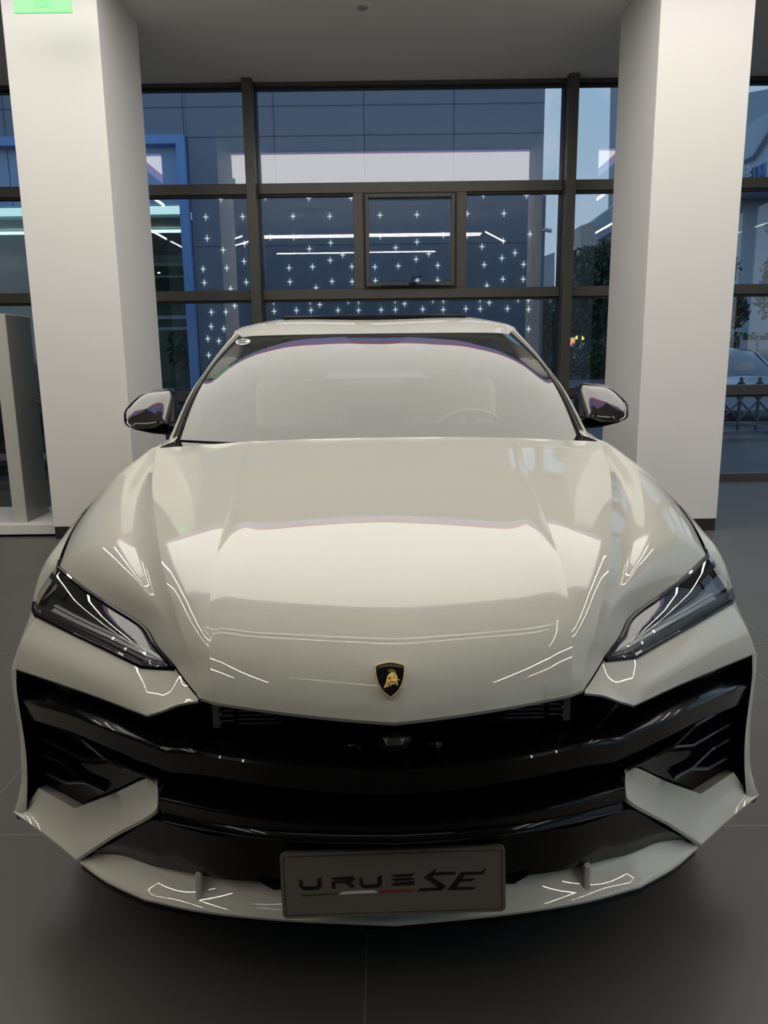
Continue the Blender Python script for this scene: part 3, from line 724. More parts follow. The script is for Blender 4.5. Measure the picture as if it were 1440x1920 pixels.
# condenser slats behind the upper opening and side brackets
cs = MB()
for s in (1,):
    for k in range(7): cs.box(min(s * .125, s * .31), max(s * .125, s * .31), .165, .168, .690 + k * .009, .6915 + k * .009)
    for k in range(4): cs.box(min(s * .318, s * .345), max(s * .318, s * .345), .158, .16, .70 + k * .011, .702 + k * .011)
csm = pbr('condenser metal', (.45, .45, .42), .45, metal=.4)
both('condenser_slats', cs, csm)
br = MB().box(.345, .359, .15, .156, .69, .745)
for z in (.70, .718, .735): br.box(.340, .350, .149, .155, z, z + .006)
both('bracket', br, pbr('bracket metal', (.22, .22, .21), .4, metal=.7))
both('grille_brace', MB().tube([(.47, .20, .70), (.395, .165, .64), (.455, .185, .60)], .006, 6), M['black'], smooth=True)
both('grille_brace', MB().tube([(.40, .15, .63), (.45, .20, .585), (.485, .22, .55)], .008, 6), M['black'], smooth=True)
# front camera pod in the middle
cp = MB().sphere((0, .085, .700), (.042, .05, .034), 20, 12); cam_pod = cp.build('camera_pod', M['black'], car, smooth=True)
MB().tube([(0, .04, .712), (0, .034, .713)], [.016, .012], 20).build('camera_lens', M['tglass'], cam_pod, smooth=True)
MB().prism([(-.022, .722), (.022, .722), (.014, .704), (-.014, .704)], .036, .042).build('pod_frame', M['chrome'], cam_pod, bevel=.002)
for s in (-1, 1): MB().sphere((s * .075, .10, .675), (.026, .03, .022), 16, 10).build('sensor', M['black'], car, smooth=True)
MB().box(-.062, .062, .06, .10, .585, .635).build('radar_cover', M['black'], car, bevel=.008, seg=3)
MB().box(-.055, .055, .055, .075, .562, .570).build('radar_lip', M['black'], car, bevel=.002)
# corner grille: gloss skin, Y-shaped slats
tp = [p + Vector((0, .11, -.05)) for p in crv([BL[k] for k in range(len(BL)) if BL[k].x > .49], 3)]
bt = [p + Vector((0, .045, -.012)) for p in ic[2 * 6:]]
def rs(L, n): return [L[min(int(k / n * (len(L) - 1)), len(L) - 2)].lerp(L[min(int(k / n * (len(L) - 1)), len(L) - 2) + 1], k / n * (len(L) - 1) - min(int(k / n * (len(L) - 1)), len(L) - 2)) for k in range(n + 1)]
ta, ba = rs(tp, 30), rs(bt, 30)
both('corner_grille_skin', MB().grid([[a.lerp(b, j / 6) for a, b in zip(ba, ta)] for j in range(7)]), M['black'], smooth=True)
for pts in ([(.909, .56, .520), (.706, .338, .575), (.628, .271, .558), (.493, .175, .562)], [(.918, .572, .463), (.698, .331, .527), (.628, .271, .558)], [(.881, .526, .434), (.785, .417, .468), (.702, .335, .467), (.640, .285, .474)], [(.876, .52, .385), (.773, .404, .426), (.702, .335, .467)]):
    path = crv(pts, 5, breaks=(1, 2))
    rr_ = sweep(path, [(.040, .004), (.004, .003), (0, 0), (.004, -.005), (.05, -.010)])
    both('grille_slat', MB().grid(rr_), M['black'], smooth=True, sharp=25)

# --- splitter
SO = crv([(0, .080, .294), (.24, .112, .287), (.41, .152, .279), (.545, .205, .270), (.66, .30, .245), (.757, .40, .222)], 6, breaks=(3,))
SI = crv([(0, .16, .350), (.24, .17, .352), (.40, .205, .340), (.53, .27, .318), (.62, .33, .292), (.70, .385, .262)], 6, breaks=(3,))
so, si = fullpath(SO), fullpath(SI)
sr = [si] + [[a.lerp(b, j / 5) + Vector((0, 0, -.006 * math.sin(PI * j / 5))) for a, b in zip(si, so)] for j in range(1, 6)]
sr += [[p + Vector((0, -.003, -.005)) for p in so], [p + Vector((0, 0, -.012)) for p in so], [p + Vector((0, .10, -.014)) for p in so]]
MB().grid(sr).build('splitter', M['paint'], car, smooth=True, sharp=35)
for s in (-1, 1): MB().box(s * .415 - .007, s * .415 + .007, .165, .20, .283, .345).build('splitter_post', M['paint'], car, bevel=.004)
ul = [p + Vector((0, .012, -.012)) for p in so]
ul2 = [p + Vector((0, .006, -.030)) for p in so]
MB().grid([ul, ul2, [p + Vector((0, .01, -.035)) for p in so], [p + Vector((0, .5, -.04)) for p in so]]).build('under_lip', M['black'], car, smooth=True, sharp=30)
MB().box(-.80, .80, .45, 4.7, .20, .24).build('underbody', M['matte'], car)

# --- headlights
def headlight(s):
    top = crv([Vector(p) for p in Ep[2:8]], 8, breaks=())
    top = [p + Vector((.003, -.002, -.003)) for p in top]
    bot = crv([(.448, .232, .784), (.49, .255, .776), (.528, .275, .7715), (.65, .388, .773), (.78, .508, .774), (.90, .622, .775)], 8, breaks=(2,))
    e = D.objects.new('headlight', None); COL.objects.link(e); e.parent = car
    X = lambda L: [(s * p[0], p[1], p[2]) for p in L]
    rows = []
    for j in range(9):
        q = j / 8; rows.append([b.lerp(t, q) + Vector((.012, -.022, .006)) * math.sin(PI * q) * min(1, i / 10) for i, (b, t) in enumerate(zip(bot, top))])
    # outer wrap
    t1, b1 = top[-1], bot[-1]
    lens = MB().grid([X(r) for r in rows], flip=(s < 0))
    wrap_t = crv([t1, t1 + Vector((.015, .03, .001)), t1 + Vector((.022, .07, .006))], 4); wrap_b = crv([b1, b1 + Vector((.018, .03, .001)), b1 + Vector((.035, .075, .006))], 4)
    rows2 = [[b.lerp(t, j / 8) + Vector((.012, -.022, .006)) * math.sin(PI * j / 8) * (1 - i / 8) for i, (b, t) in enumerate(zip(wrap_b, wrap_t))] for j in range(9)]
    lens.grid([X(r) for r in rows2], flip=(s < 0))
    lens.build('lens', M['lens'], e, smooth=True, sharp=50, weld=True)
    inn = Vector((-.02, .055, -.012))
    hr = [[p + inn * (.35 + .65 * math.sin(PI * j / 8)) for p in r] for j, r in enumerate(rows)]
    hs = MB().grid([X(r) for r in hr], flip=(s < 0)).grid([X([p + inn * (.35 + .65 * math.sin(PI * j / 8)) for p in r]) for j, r in enumerate(rows2)], flip=(s < 0))
    hs.build('housing', pbr('headlight housing', (.016, .016, .017), .35, coat=.4), e, smooth=True)
    rim = MB().tube(X(top), .006, 8).tube(X(bot), .0075, 8).tube(X([b1, b1 + Vector((.018, .03, .001)), b1 + Vector((.035, .075, .006))]), .007, 8).tube(X([t1, t1 + Vector((.022, .07, .006))]), .006, 8)
    rim.build('rim', M['black'], e, smooth=True)
    # dark band along the lower edge under the lens
    band = [[b.lerp(t, q) + inn * .25 for b, t in zip(bot, top)] for q in (0, .05, .10)]
    MB().grid([X(r) for r in band], flip=(s < 0)).build('lower_mask', M['black'], e, smooth=True)
    # daytime strip: two thin light guides parallel to the lower edge
    def on(u, q, d):      # u 0 tip..1 outer ; q 0 bottom..1 top ; d depth factor
        i = u * (len(bot) - 1); k = min(int(i), len(bot) - 2); f = i - k
        b = bot[k].lerp(bot[k + 1], f); t = top[k].lerp(top[k + 1], f)
        return b.lerp(t, q) + inn * d
    for q0, q1, nm in ((.13, .20, 'light_guide'), (.24, .27, 'light_guide')):
        a_ = [on(.10 + .86 * k / 24, q0 + .10 * (1 - k / 24), .35) for k in range(25)]; b_ = [on(.13 + .82 * k / 24, q1 + .10 * (1 - k / 24), .40) for k in range(25)]
        MB().grid([X(a_), X(b_), X([p + inn * .3 for p in b_])], flip=(s < 0)).build(nm, pbr('light guide', (.55, .56, .55), .25, coat=.5), e, smooth=True)
    # projector boxes
    for u0, u1, q0, q1 in ((.30, .52, .36, .78), (.58, .93, .36, .80)):
        c_ = [on(u0, q0, .45), on(u1, q0, .45), on(u1, q1, .5), on(u0 + .03, q1, .5)]; d_ = [p + inn * 1.0 + (sum(c_, Vector()) / 4 - p) * .25 for p in c_]
        v = X(c_ + d_)
        MB().add(v, [(0, 1, 5, 4), (1, 2, 6, 5), (2, 3, 7, 6), (3, 0, 4, 7)]).build('projector_frame', pbr('projector frame', (.13, .13, .135), .3, metal=.5), e, solid=.004)
        MB().add(X([p.lerp(sum(d_, Vector()) / 4, .05) for p in d_]), [(0, 1, 2, 3)]).build('projector', pbr('projector glass', (.02, .022, .025), .05, coat=1), e)
        fn = MB()
        for k in range(10):
            a = on(u0 + .03 + (u1 - u0 - .06) * k / 9, q0 + .03, .55); b = on(u0 + .03 + (u1 - u0 - .06) * k / 9, q0 + .14, .7)
            fn.tube(X([a, b]), .0014, 5)
        fn.build('heat_fins', pbr('grey fins', (.32, .32, .32), .4), e)
    # upper wing inside the lamp
    a_ = [on(.25 + .68 * k / 16, .86, .45) for k in range(17)]; b_ = [on(.25 + .68 * k / 16, .92, .35) for k in range(17)]
    MB().grid([X(a_), X(b_)], flip=(s < 0)).build('upper_wing', pbr('inner wing', (.07, .07, .075), .25, coat=.6), e, solid=.004)
    return e
headlight(-1); headlight(1)

# --- flanks
Ys = [.68, .75, .92, 1.15, 1.42, 1.62, 2.0, 2.6, 3.3, 3.9, 4.4, 4.8, 5.02]
Ltop = [(.857, .681, .884), (.876, .75, .899), (.899, .92, .940), (.898, 1.15, .995), (.839, 1.42, 1.072), (.803, 1.60, 1.100), (.845, 2.0, 1.095), (.862, 2.6, 1.10), (.870, 3.3, 1.125), (.86, 3.9, 1.16), (.80, 4.4, 1.19), (.74, 4.8, 1.17), (.66, 5.0, 1.12)]
La = [(.884, .695, .84), (.915, .75, .875), (.938, .92, .905), (.938, 1.15, .955), (.905, 1.42, 1.03), (.885, 1.60, 1.05), (.90, 2.0, 1.04), (.915, 2.6, 1.045), (.925, 3.3, 1.06), (.93, 3.9, 1.09), (.87, 4.4, 1.11), (.80, 4.8, 1.08), (.72, 5.02, 1.02)]
Lb = [(.925, .70, .781), (.955, .75, .80), (.972, .92, .83), (.972, 1.15, .87), (.95, 1.42, .92), (.945, 1.60, .93), (.955, 2.0, .92), (.965, 2.6, .93), (.98, 3.3, .94), (.985, 3.9, .96), (.94, 4.4, .95), (.88, 4.8, .92), (.79, 5.05, .88)]
Lc = [(.982, .72, .64), (.985, .76, .66), (.995, .92, .70), (.995, 1.15, .74), (.985, 1.42, .74), (.98, 1.60, .72), (.975, 2.0, .70), (.98, 2.6, .70), (.99, 3.3, .72), (1.0, 3.9, .76), (.97, 4.4, .74), (.92, 4.8, .70), (.84, 5.10, .66)]
Ld = [(.982, .70, .46), (.985, .76, .46), (.99, .92, .46), (.99, 1.15, .46), (.965, 1.42, .46), (.955, 1.60, .46), (.955, 2.0, .45), (.955, 2.6, .45), (.965, 3.3, .45), (.995, 3.9, .46), (.97, 4.4, .46), (.93, 4.8, .46), (.85, 5.12, .46)]
Le = [(.985, .64, .262), (.985, .76, .262), (.98, .92, .26), (.98, 1.15, .26), (.955, 1.42, .26), (.95, 1.60, .25), (.95, 2.0, .25), (.95, 2.6, .25), (.955, 3.3, .25), (.98, 3.9, .26), (.96, 4.4, .27), (.92, 4.8, .30), (.84, 5.08, .32)]
lines = [crv(L, 9) for L in (Ltop, La, Lb, Lc, Ld, Le)]
def flank(ymin, ymax, i0, i1):
    rows = []
    cols = list(range(i0, i1 + 1))
    for i in cols:
        P = [L[i] for L in lines]; rows.append(crv(P, 7))
    m = MB().grid([[Vector(p) for p in r] for r in rows])
    # wheel openings
    keep = []
    v = [Vector(p) for p in m.v]
    for cyy, cz, R in ((1.0, .365, .385), (4.0, .365, .415)):
        ins = [((p.y - cyy) ** 2 + (p.z - cz) ** 2) ** .5 < R for p in v]
        nf = [f for f in m.f if not all(ins[k] for k in f)]
        used = set(k for f in nf for k in f)
        for k in used:
            if ins[k]:
                d = Vector((0, v[k].y - cyy, v[k].z - cz)); d = d.normalized() * R if d.length > 1e-5 else d
                v[k] = Vector((v[k].x, cyy + d.y, cz + d.z))
        m.f = nf
    m.v = [tuple(p) for p in v]
    return m
for nm, i0, i1 in (('fender', 0, 5 * 9), ('front_door', 45, 63), ('rear_door', 63, 76), ('rear_quarter', 76, 108)):
    both(nm, flank(0, 0, i0, i1), M['paint'], smooth=True, sharp=40)
for cyy, R in ((1.0, .385), (4.0, .415)):
    ar = [[(x, cyy + R * math.cos(a), .365 + R * math.sin(a)) for a in [math.radians(-15 + 210 * k / 30) for k in range(31)]] for x in (.962, .60)]
    both('wheel_arch', MB().grid(ar), M['matte'], smooth=True)
# wheels
def wheel(s, y):
    e = D.objects.new('wheel', None); COL.objects.link(e); e.parent = car; e.location = (s * .79, y, .365)
    pr = [(-.13, .27), (-.14, .33), (-.12, .358), (-.06, .365), (.06, .365), (.12, .358), (.14, .33), (.13, .27)]
    rows = [[(a * s, r * math.cos(t), r * math.sin(t)) for t in [2 * PI * k / 40 for k in range(40)]] for a, r in pr]
    MB().grid(rows, close=True).build('tyre', M['rubber'], e, smooth=True)
    pr = [(-.12, .25), (.0, .25), (.11, .262), (.13, .272), (.11, .25), (.02, .235), (-.12, .22)]
    MB().grid([[(a * s, r * math.cos(t), r * math.sin(t)) for t in [2 * PI * k / 40 for k in range(40)]] for a, r in pr], close=True).build('rim', M['alloy'], e, smooth=True)
    spk = MB()
    for k in range(5):
        for d in (-.13, .13):
            t = 2 * PI * k / 5
            spk.tube([(s * .10, .05 * math.cos(t), .05 * math.sin(t)), (s * .095, .25 * math.cos(t + d), .25 * math.sin(t + d))], [.022, .016], 6)
    spk.tube([(s * .06, 0, 0), (s * .115, 0, 0)], [.07, .05], 20)
    spk.build('spokes', M['alloy'], e, smooth=True)
    MB().tube([(s * .0, 0, 0), (s * .02, 0, 0)], .19, 30).build('brake_disc', M['chrome'], e, smooth=True)
for s in (-1, 1):
    for y in (1.0, 4.0): wheel(s, y)
# contact: tyres stand on the floor

# --- greenhouse
WB = crv([(0, 1.35, 1.090), (.25, 1.372, 1.090), (.5, 1.44, 1.090), (.66, 1.51, 1.092), (.742, 1.56, 1.098)], 8)
WT = crv([(0, 2.10, 1.507), (.22, 2.11, 1.5075), (.42, 2.145, 1.5065), (.54, 2.195, 1.505), (.603, 2.265, 1.502)], 8)
GE = [(.742, 1.52, 1.118), (.728, 1.57, 1.150), (.694, 1.72, 1.222), (.660, 1.99, 1.350), (.618, 2.20, 1.472), (.603, 2.265, 1.502)]
def ws_point(c, q):       # q 0 bottom..1 top
    b, t = WB[c], WT[c]
    p = b.lerp(t, q); u = c / (len(WB) - 1)
    bul = math.sin(PI * q)
    return p + Vector((.030 * bul * u * u, -.008 * bul, .028 * bul))
nW = len(WB)
def ws_rows(off=0.0, q0=0, q1=1, n=20):
    R = []
    for j in range(n + 1):
        q = q0 + (q1 - q0) * j / n
        h_ = [ws_point(c, q) + Vector((0, off * .45, -off * .9)) for c in range(nW)]
        R.append([Vector((-p.x, p.y, p.z)) for p in h_[::-1]][:-1] + h_)
    return R
MB().grid(ws_rows(), flip=True).build('windscreen', M['cglass'], car, smooth=True, sharp=60)
# black ceramic border printed inside the glass: band at the top, sides and foot
fb = MB()
R = ws_rows(.006, 0, 1, 48); nn = len(R[0])
def keep_f(j, k):
    q = (j + .5) / 48; u = (k + .5) / (nn - 1) * 2 - 1; au = abs(u)
    side = au > .985 - .02 * 0
    foot = q < .17
    # rounded lower corners of the clear field
    cx, cq, rx_, rq = .86, .30, .105, .13
    corner = au > cx and q < cq and ((au - cx) / rx_) ** 2 + ((q - cq) / rq) ** 2 > 1
    topb = q > .962 - .10 * max(0, au - .35) ** 1.3 / .5
    return (au > .965) or foot or corner or topb
v0 = [p for r in R for p in r]; ff = []
for j in range(48):
    for k in range(nn - 1):
        if keep_f(j, k): ff.append((j * nn + k, (j + 1) * nn + k, (j + 1) * nn + k + 1, j * nn + k + 1))
fb.add(v0, ff).build('windscreen_border', M['matte'], car)
# seal, trim and painted pillar on each side
PO = crv([(.785, 1.56, 1.10), (.757, 1.85, 1.265), (.729, 2.05, 1.353), (.695, 2.22, 1.436), (.655, 2.40, 1.520)], 8)
PI_ = [ws_point(nW - 1, q / 32) for q in range(33)]
def pil(t, up=0):
    return [a.lerp(b, t) + Vector((0, 0, up)) for a, b in zip(PI_, PO)]
both('windscreen_seal', MB().grid([pil(0, .003), pil(.12, .007), pil(.26, .004)], flip=True), M['matte'], smooth=True)
both('pillar_trim', MB().grid([pil(.26, .004), pil(.34, .011), pil(.44, .008), pil(.50, .003), pil(.57, .011), pil(.66, .005)], flip=True), M['trimgrey'], smooth=True)
out = [p + Vector((.020, .05, -.035)) for p in PO]
both('front_pillar', MB().grid([pil(.66, .003), pil(.74, .010), pil(.90, .008), PO, [p + Vector((.010, .02, -.010)) for p in PO], out], flip=True), M['paint'], smooth=True, sharp=50)
# roof
RS = [
 [(0, 2.10, 1.507), (.42, 2.145, 1.5065), (.54, 2.195, 1.505), (.603, 2.265, 1.502), (.655, 2.40, 1.520), (.672, 2.44, 1.495)],
 [(0, 2.27, 1.540), (.43, 2.30, 1.542), (.555, 2.33, 1.534), (.62, 2.40, 1.534), (.668, 2.48, 1.535), (.688, 2.50, 1.508)],
 [(0, 2.50, 1.574), (.46, 2.50, 1.576), (.60, 2.52, 1.562), (.655, 2.54, 1.550), (.685, 2.58, 1.535), (.70, 2.60, 1.510)],
 [(0, 2.80, 1.597), (.485, 2.80, 1.602), (.615, 2.80, 1.576), (.665, 2.80, 1.560), (.695, 2.82, 1.535), (.712, 2.82, 1.510)],
 [(0, 3.40, 1.603), (.485, 3.40, 1.606), (.615, 3.40, 1.578), (.665, 3.40, 1.560), (.70, 3.40, 1.530), (.715, 3.40, 1.500)],
 [(0, 4.10, 1.575), (.465, 4.10, 1.577), (.59, 4.10, 1.55), (.64, 4.10, 1.53), (.67, 4.10, 1.50), (.685, 4.10, 1.47)],
 [(0, 4.62, 1.52), (.44, 4.60, 1.51), (.55, 4.56, 1.49), (.59, 4.52, 1.47), (.62, 4.50, 1.45), (.63, 4.50, 1.42)]]
cols = [crv([r[k] for r in RS], 6) for k in range(6)]
rr2 = []
for i in range(len(cols[0])):
    h_ = crv([c[i] for c in cols], 5); rr2.append([Vector((-p.x, p.y, p.z)) for p in h_[::-1]][:-1] + h_)
MB().grid(rr2, flip=True).build('roof', M['paint'], car, smooth=True, sharp=45)
MB().grid([[(x * .45, 2.62, 1.597 - .004 * x * x) for x in (-1, -.5, 0, .5, 1)], [(x * .45, 2.9, 1.611) for x in (-1, -.5, 0, .5, 1)], [(x * .45, 3.5, 1.612) for x in (-1, -.5, 0, .5, 1)], [(x * .45, 3.9, 1.597) for x in (-1, -.5, 0, .5, 1)]], flip=True).build('sunroof', M['black'], car, smooth=True, solid=.012)
# side glass, hatch
rail = crv([r[5] for r in RS], 6)
bel = [p for p in lines[0][45:99]]
sgr = []
N = 40
for j in range(N + 1):
    t = j / N; a = rail[int(t * (len(rail) - 1))]; b = bel[int(t * (len(bel) - 1))]
    sgr.append([b + Vector((-.012, 0, -.01)), b.lerp(a, .5) + Vector((.02, 0, 0)), a + Vector((-.004, 0, .01))])
both('side_window', MB().grid(sgr), M['tglass'], smooth=True)
ht = MB()
hrows = [[(x, y, z) for x in (-hw, -hw * .5, 0, hw * .5, hw)] for hw, y, z in ((.60, 4.55, 1.49), (.70, 4.82, 1.22))]
ht.grid(hrows, flip=True).build('rear_window', M['tglass'], car, smooth=True)
hrows = [[(x, y - .12 * (abs(x) / hw) ** 3, z) for x in [hw * k / 6 for k in range(-6, 7)]] for hw, y, z in ((.72, 4.84, 1.20), (.74, 5.06, 1.10), (.80, 5.12, .90), (.85, 5.13, .65), (.85, 5.13, .45), (.83, 5.08, .30))]
MB().grid(hrows, flip=True).build('tailgate', M['paint'], car, smooth=True)
# interior
di = pbr('cabin pale leather', (.48, .48, .45), .6)
dr = [[(x, y + .10 * (abs(x) / .7) ** 2, z) for x in [.70 * k / 8 for k in range(-8, 9)]] for y, z in ((1.40, 1.06), (1.62, 1.085), (1.78, 1.075), (1.86, .98), (1.86, .7))]
MB().grid(dr, flip=True).build('dashboard', di, car, smooth=True)
MB().box(-.78, .78, 1.5, 4.4, .38, .42).build('cabin_floor', di, car)
MB().box(-.62, .62, 3.1, 3.25, .42, 1.12).build('rear_bench', di, car, bevel=.05, seg=3)
def seat(x, y):
    e = D.objects.new('seat', None); COL.objects.link(e); e.parent = car; e.location = (x, y, .42)
    c_ = pbr('pale seat leather', (.34, .335, .31), .6)
    MB().box(-.25, .25, -.25, .25, .12, .32).build('seat_cushion', c_, e, bevel=.06, seg=4)
    MB().prism([(.18, .28), (.36, .28), (.52, .86), (.38, .88)], -.24, .24, axis='x').build('seat_back', c_, e, bevel=.05, seg=4)
    MB().box(-.13, .13, .42, .53, .88, 1.02).build('headrest', c_, e, bevel=.04, seg=4)
seat(-.38, 2.35); seat(.38, 2.35)
sw = D.objects.new('steering_wheel', None); COL.objects.link(sw); sw.parent = car; sw.location = (.38, 1.92, 1.02); sw.rotation_euler = (math.radians(-68), 0, 0)
tr = [[((.18 + .016 * math.cos(b)) * math.cos(a), (.18 + .016 * math.cos(b)) * math.sin(a), .016 * math.sin(b)) for b in [2 * PI * k / 10 for k in range(10)]] for a in [2 * PI * k / 40 for k in range(41)]]
MB().grid(tr, close=True).build('wheel_rim', pbr('steering leather', (.06, .06, .06), .5), sw, smooth=True)
MB().tube([(-.17, 0, 0), (.17, 0, 0)], .018, 8).tube([(0, 0, 0), (0, -.17, 0)], .018, 8).tube([(0, 0, -.03), (0, 0, .02)], .06, 20).build('wheel_spokes', pbr('steering hub', (.05, .05, .05), .5), sw, smooth=True)
# sensor housing behind the glass, top centre, and approval sticker
MB().prism([(-.13, 1.492), (.13, 1.492), (.10, 1.468), (.045, 1.455), (.03, 1.43), (-.03, 1.43), (-.045, 1.455), (-.10, 1.468)], 2.06, 2.14).build('sensor_housing', M['matte'], car, bevel=.006)
st = MB(); c0 = ws_point(int(nW * .79), .905); n0 = Vector((0, -.5, .86)).normalized(); u0_ = Vector((1, 0, 0)); v0_ = n0.cross(u0_)
cc = Vector((-c0.x, c0.y, c0.z)) + n0 * .008
st.add([cc] + [cc + u0_ * .032 * math.cos(a) + v0_ * .026 * math.sin(a) for a in [2 * PI * k / 28 for k in range(28)]], [(0, 1 + k, 1 + (k + 1) % 28) for k in range(28)])
sk = st.build('approval_sticker', pbr('sticker white', (.75, .78, .78), .4), car)
t_ = MB()
for k in range(3):
    o_ = cc + n0 * .0012 + u0_ * (-.012 + k * .012)
    pts = [o_ + u0_ * .008 * math.cos(a) + v0_ * .013 * math.sin(a) for a in [math.radians(60 + 240 * i / 10) for i in range(11)]]
    t_.tube(pts, .0018, 5)
t_.build('sticker_lettering', M['matte'], sk)
# wiper and cowl
cwv = crv([(-.72, 1.50, 1.123), (-.5, 1.44, 1.117), (-.2, 1.385, 1.118)], 8)
MB().tube(cwv, .005, 6).build('wiper', M['matte'], car)
MB().box(-.42, -.32, 1.40, 1.43, 1.10, 1.128).build('wiper_pivot', M['matte'], car, bevel=.004)

# --- door mirrors
def mirror(s):
    e = D.objects.new('door_mirror', None); COL.objects.link(e); e.parent = car
    Y0 = 1.93
    # outline in the x-z plane (front view), lofted back
    fo = [(.862, 1.150), (.860, 1.215), (.866, 1.268), (.876, 1.285), (.92, 1.286), (.985, 1.277), (1.020, 1.250), (1.050, 1.210), (1.052, 1.190), (1.036, 1.150), (1.010, 1.138), (.93, 1.133)]
    c = Vector((.952, 0, 1.212))
    rows = []
    for sc_, dy, sh_ in ((.02, -.050, 1.12), (.45, -.048, 1.12), (.72, -.044, 1.12), (.88, -.034, 1.12), (.965, -.018, 1.12), (1.0, 0, 1.12), (1.0, .05, .85), (.97, .13, .4), (.94, .19, 0)):
        loop = crv([Vector((a, 0, b)) for a, b in fo] + [Vector((fo[0][0], 0, fo[0][1]))], 4, breaks=(0,))[:-1]
        rows.append([(s * (c.x + (p.x - c.x) * sc_), Y0 + dy + sh_ * (c.z + (p.z - c.z) * sc_ - 1.15) - .02 * sh_, c.z + (p.z - c.z) * sc_) for p in loop])
    MB().grid(rows, flip=(s > 0), close=True).build('mirror_cap', M['piano'], e, smooth=True, sharp=40)
    MB().add([(s * (c.x + (a - c.x) * .9), Y0 + .186, c.z + (b - c.z) * .9) for a, b in fo], [tuple(range(12))]).build('mirror_glass', M['chrome'], e)
    sk_ = [(.850, 1.120), (.858, 1.158), (.93, 1.170), (1.03, 1.168), (1.03, 1.146), (1.0, 1.128), (.93, 1.112), (.86, 1.104)]
    MB().prism([(s * a, b) for a, b in sk_][::int(s)], Y0 - .03, Y0 + .12).build('lower_shell', M['black'], e, bevel=.008, smooth=True, seg=3)
    MB().prism([(s * .865, 1.118), (s * .865, 1.146), (s * .80, 1.138), (s * .80, 1.10)][::int(s)], Y0 - .015, Y0 + .07).build('mirror_arm', M['black'], e, bevel=.006)
    MB().tube([(s * .895, Y0 - .056, 1.166), (s * .895, Y0 - .046, 1.166)], .005, 12).build('camera', M['matte'], e)
mirror(-1); mirror(1)

# --- hood badge
def basis_on(pos, nrm, s=1):
    n = Vector(nrm).normalized(); r = Vector((1, 0, 0)); u = n.cross(r).normalized()
    return Matrix.Translation(pos) @ rot_cols(r, u, n)
bd_ = D.objects.new('badge', None); COL.objects.link(bd_); bd_.parent = car
bd_.matrix_local = basis_on(Vector((-.006, .033, .8385)), (0, -.80, .60))
def shield(w, h):
    top = [(-w + 2 * w * k / 10, h * (.40 + .10 * (1 - ((k - 5) / 5) ** 2))) for k in range(11)]
    rt = crv([(w, .40 * h, 0), (w * .98, .16 * h, 0), (w * .80, -.14 * h, 0), (w * .45, -.38 * h, 0), (0, -.54 * h, 0)], 5)
    right = [(p.x, p.y) for p in rt][1:]
    left = [(-a, b) for a, b in right[::-1]][1:]
    return top + right + left
W_, H_ = .0315, .0735
bd_.scale = (.91, .90, 1)
MB().prism(shield(W_, H_), -.004, .003, axis='z').build('badge_rim', M['goldrim'], bd_, bevel=.0015, seg=3)
MB().prism(shield(W_ * .89, H_ * .90), .003, .0036, axis='z').build('badge_face', pbr('badge black', (.003, .003, .005), .35, spec=.15), bd_)
lt = MB()
word = 'LAMBORGHINI'
xs_ = []; tot = 0
wd_ = {'I': .45, 'M': 1.15}
for c_ in word: xs_.append(tot + wd_.get(c_, 1) / 2); tot += wd_.get(c_, 1)
for c_, x in zip(word, xs_):
    v, f = text_mesh(c_, .0068, .0002)
    u = (x / tot - .5) * 2; ang = -u * .20
    M_ = Matrix.Translation((u * W_ * .80, .0262 - .0048 * u * u - .0005, .0042)) @ Matrix.Rotation(ang, 4, 'Z')
    lt.add([M_ @ Vector(p) for p in v], f)
lt.build('badge_lettering', pbr('letter gold grey', (.55, .45, .33), .35, metal=.6), bd_)
# charging bull relief, traced in the badge plane (units mm)
B = lambda L: [((a - 740) * .0000715, (700 - b) * .0000715) for a, b in L]
bull = MB()
bull.prism(B([(780, 510), (850, 520), (885, 545), (930, 600), (945, 700), (905, 800), (860, 860), (800, 865), (760, 800), (700, 790), (650, 790), (640, 700), (665, 610), (720, 555)]), .0036, .0062, axis='z')
bull.prism(B([(640, 690), (610, 830), (545, 950), (600, 955), (655, 850), (690, 780)]), .0036, .0055, axis='z')
bull.prism(B([(690, 780), (690, 850), (635, 900), (645, 935), (680, 925), (720, 840), (745, 800)]), .0036, .0057, axis='z')
bull.prism(B([(905, 760), (915, 890), (950, 890), (935, 760)]), .0036, .0055, axis='z')
bull.prism(B([(735, 800), (745, 860), (720, 900), (745, 905), (780, 860), (775, 800)]), .0036, .0055, axis='z')
bull.prism(B([(900, 690), (950, 750), (1010, 750), (1010, 725), (965, 725), (930, 685)]), .0036, .0060, axis='z')
bull.tube([(x, y, .006) for x, y in B([(800, 525), (880, 545), (900, 495), (830, 485), (760, 500), (700, 485), (700, 450), (770, 435), (830, 455)])], .0009, 6)
for a, b, r in ((720, 660, .0035), (850, 640, .0032), (790, 760, .0034), (850, 780, .0030), (880, 580, .0026)):
    q = B([(a, b)])[0]; bull.sphere((q[0], q[1], .006), (r, r * 1.1, .0018), 12, 8)
bull.build('badge_bull', M['gold'], bd_, smooth=True, sharp=35)

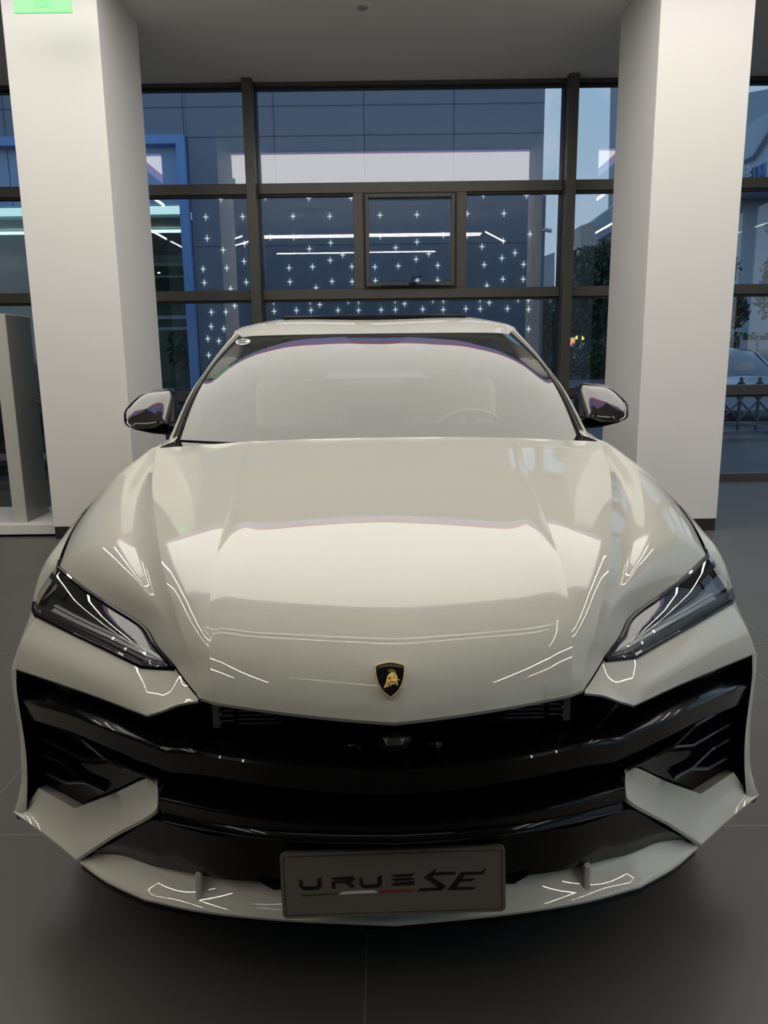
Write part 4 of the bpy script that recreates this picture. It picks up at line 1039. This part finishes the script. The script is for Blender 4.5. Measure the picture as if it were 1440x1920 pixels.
# --- show plate
lp = D.objects.new('license_plate', None); COL.objects.link(lp); lp.parent = car; lp.location = (-.004, .050, .405); lp.rotation_euler = (math.radians(-4), math.radians(-1.0), math.radians(-.6))
def rrect(w, h, r, n=6):
    P = []
    for cx, cz, a0 in ((w - r, h - r, 0), (-w + r, h - r, 90), (-w + r, -h + r, 180), (w - r, -h + r, 270)):
        for k in range(n + 1):
            a = math.radians(a0 + 90 * k / n); P.append((cx + r * math.cos(a), cz + r * math.sin(a)))
    return P
plate_m = pbr('plate silver', (.20, .18, .15), .4)
MB().prism(rrect(.2200, .0690, .010), 0, .010).build('plate_body', plate_m, lp, bevel=.001)
MB().prism(rrect(.2215, .0705, .010), .010, .020).build('plate_holder', M['matte'], lp)
a_, b_ = rrect(.2135, .0625, .008), rrect(.2123, .0613, .0075)
n_ = len(a_)
MB().add([(x, -.0006, z) for x, z in a_] + [(x, -.0006, z) for x, z in b_], [(i, (i + 1) % n_, (i + 1) % n_ + n_, i + n_) for i in range(n_)]).build('plate_border', M['matte'], lp)
def PL(L):
    r = []
    for x, y in L:
        yy = y + .0266 * (x - 285); r.append(((x - 737) / 901 * .437, -((yy - 128) / 260 - .5) * .137))
    return r
ink = pbr('plate ink', (.012, .010, .008), .5)
def glyph(par, polys, m, nm):
    g = MB()
    for p in polys: g.prism(PL(p), -.0012, .0)
    return g.build(nm, m, par)
U1 = [[(358, 228), (372, 238), (372, 255), (384, 261), (384, 271), (372, 271), (358, 258)], [(372, 261), (384, 258), (428, 257), (434, 269), (372, 272)], [(432, 229), (448, 219), (448, 256), (434, 269), (424, 262), (432, 252)]]
sh = lambda P, dx, dy: [[(x + dx, y + dy) for x, y in p] for p in P]
Rr = [[(484, 224), (570, 218), (582, 223), (583, 231), (572, 238), (562, 231), (500, 234)], [(492, 239), (572, 233), (572, 240), (545, 243), (500, 246)], [(540, 243), (560, 240), (584, 258), (566, 264)], [(487, 240), (502, 246), (504, 266), (489, 268)]]
Ss = [[(731, 214), (826, 208), (814, 218), (744, 222)], [(731, 229), (812, 225), (824, 233), (742, 238)], [(728, 256), (742, 245), (822, 239), (825, 250), (812, 255)]]
SE = [[(860, 224), (912, 189), (906, 204), (992, 204), (984, 213), (905, 215), (893, 224)], [(860, 224), (893, 222), (948, 258), (928, 276), (912, 268), (916, 262)], [(832, 279), (846, 268), (930, 264), (948, 260), (928, 276)],
      [(955, 275), (1012, 204), (1034, 204), (984, 275)], [(1022, 205), (1092, 203), (1112, 189), (1102, 213), (1018, 214)], [(1000, 232), (1068, 229), (1052, 240), (994, 242)], [(962, 275), (972, 265), (1070, 264), (1060, 273)]]
glyph(lp, U1, ink, 'letter'); glyph(lp, Rr, ink, 'letter'); glyph(lp, sh(U1, 243, -6), ink, 'letter'); glyph(lp, Ss, ink, 'letter')
glyph(lp, SE[:3], ink, 'letter'); glyph(lp, SE[3:], ink, 'letter')
glyph(lp, [[(360, 289), (512, 283), (500, 291), (372, 297)]], pbr('stripe green', (.07, .10, .035), .5), 'stripe')
glyph(lp, [[(516, 290), (530, 280), (658, 275), (672, 284)]], pbr('stripe white', (.85, .85, .83), .5), 'stripe')
glyph(lp, [[(674, 276), (824, 270), (812, 278), (690, 284)]], pbr('stripe red', (.38, .03, .03), .5), 'stripe')
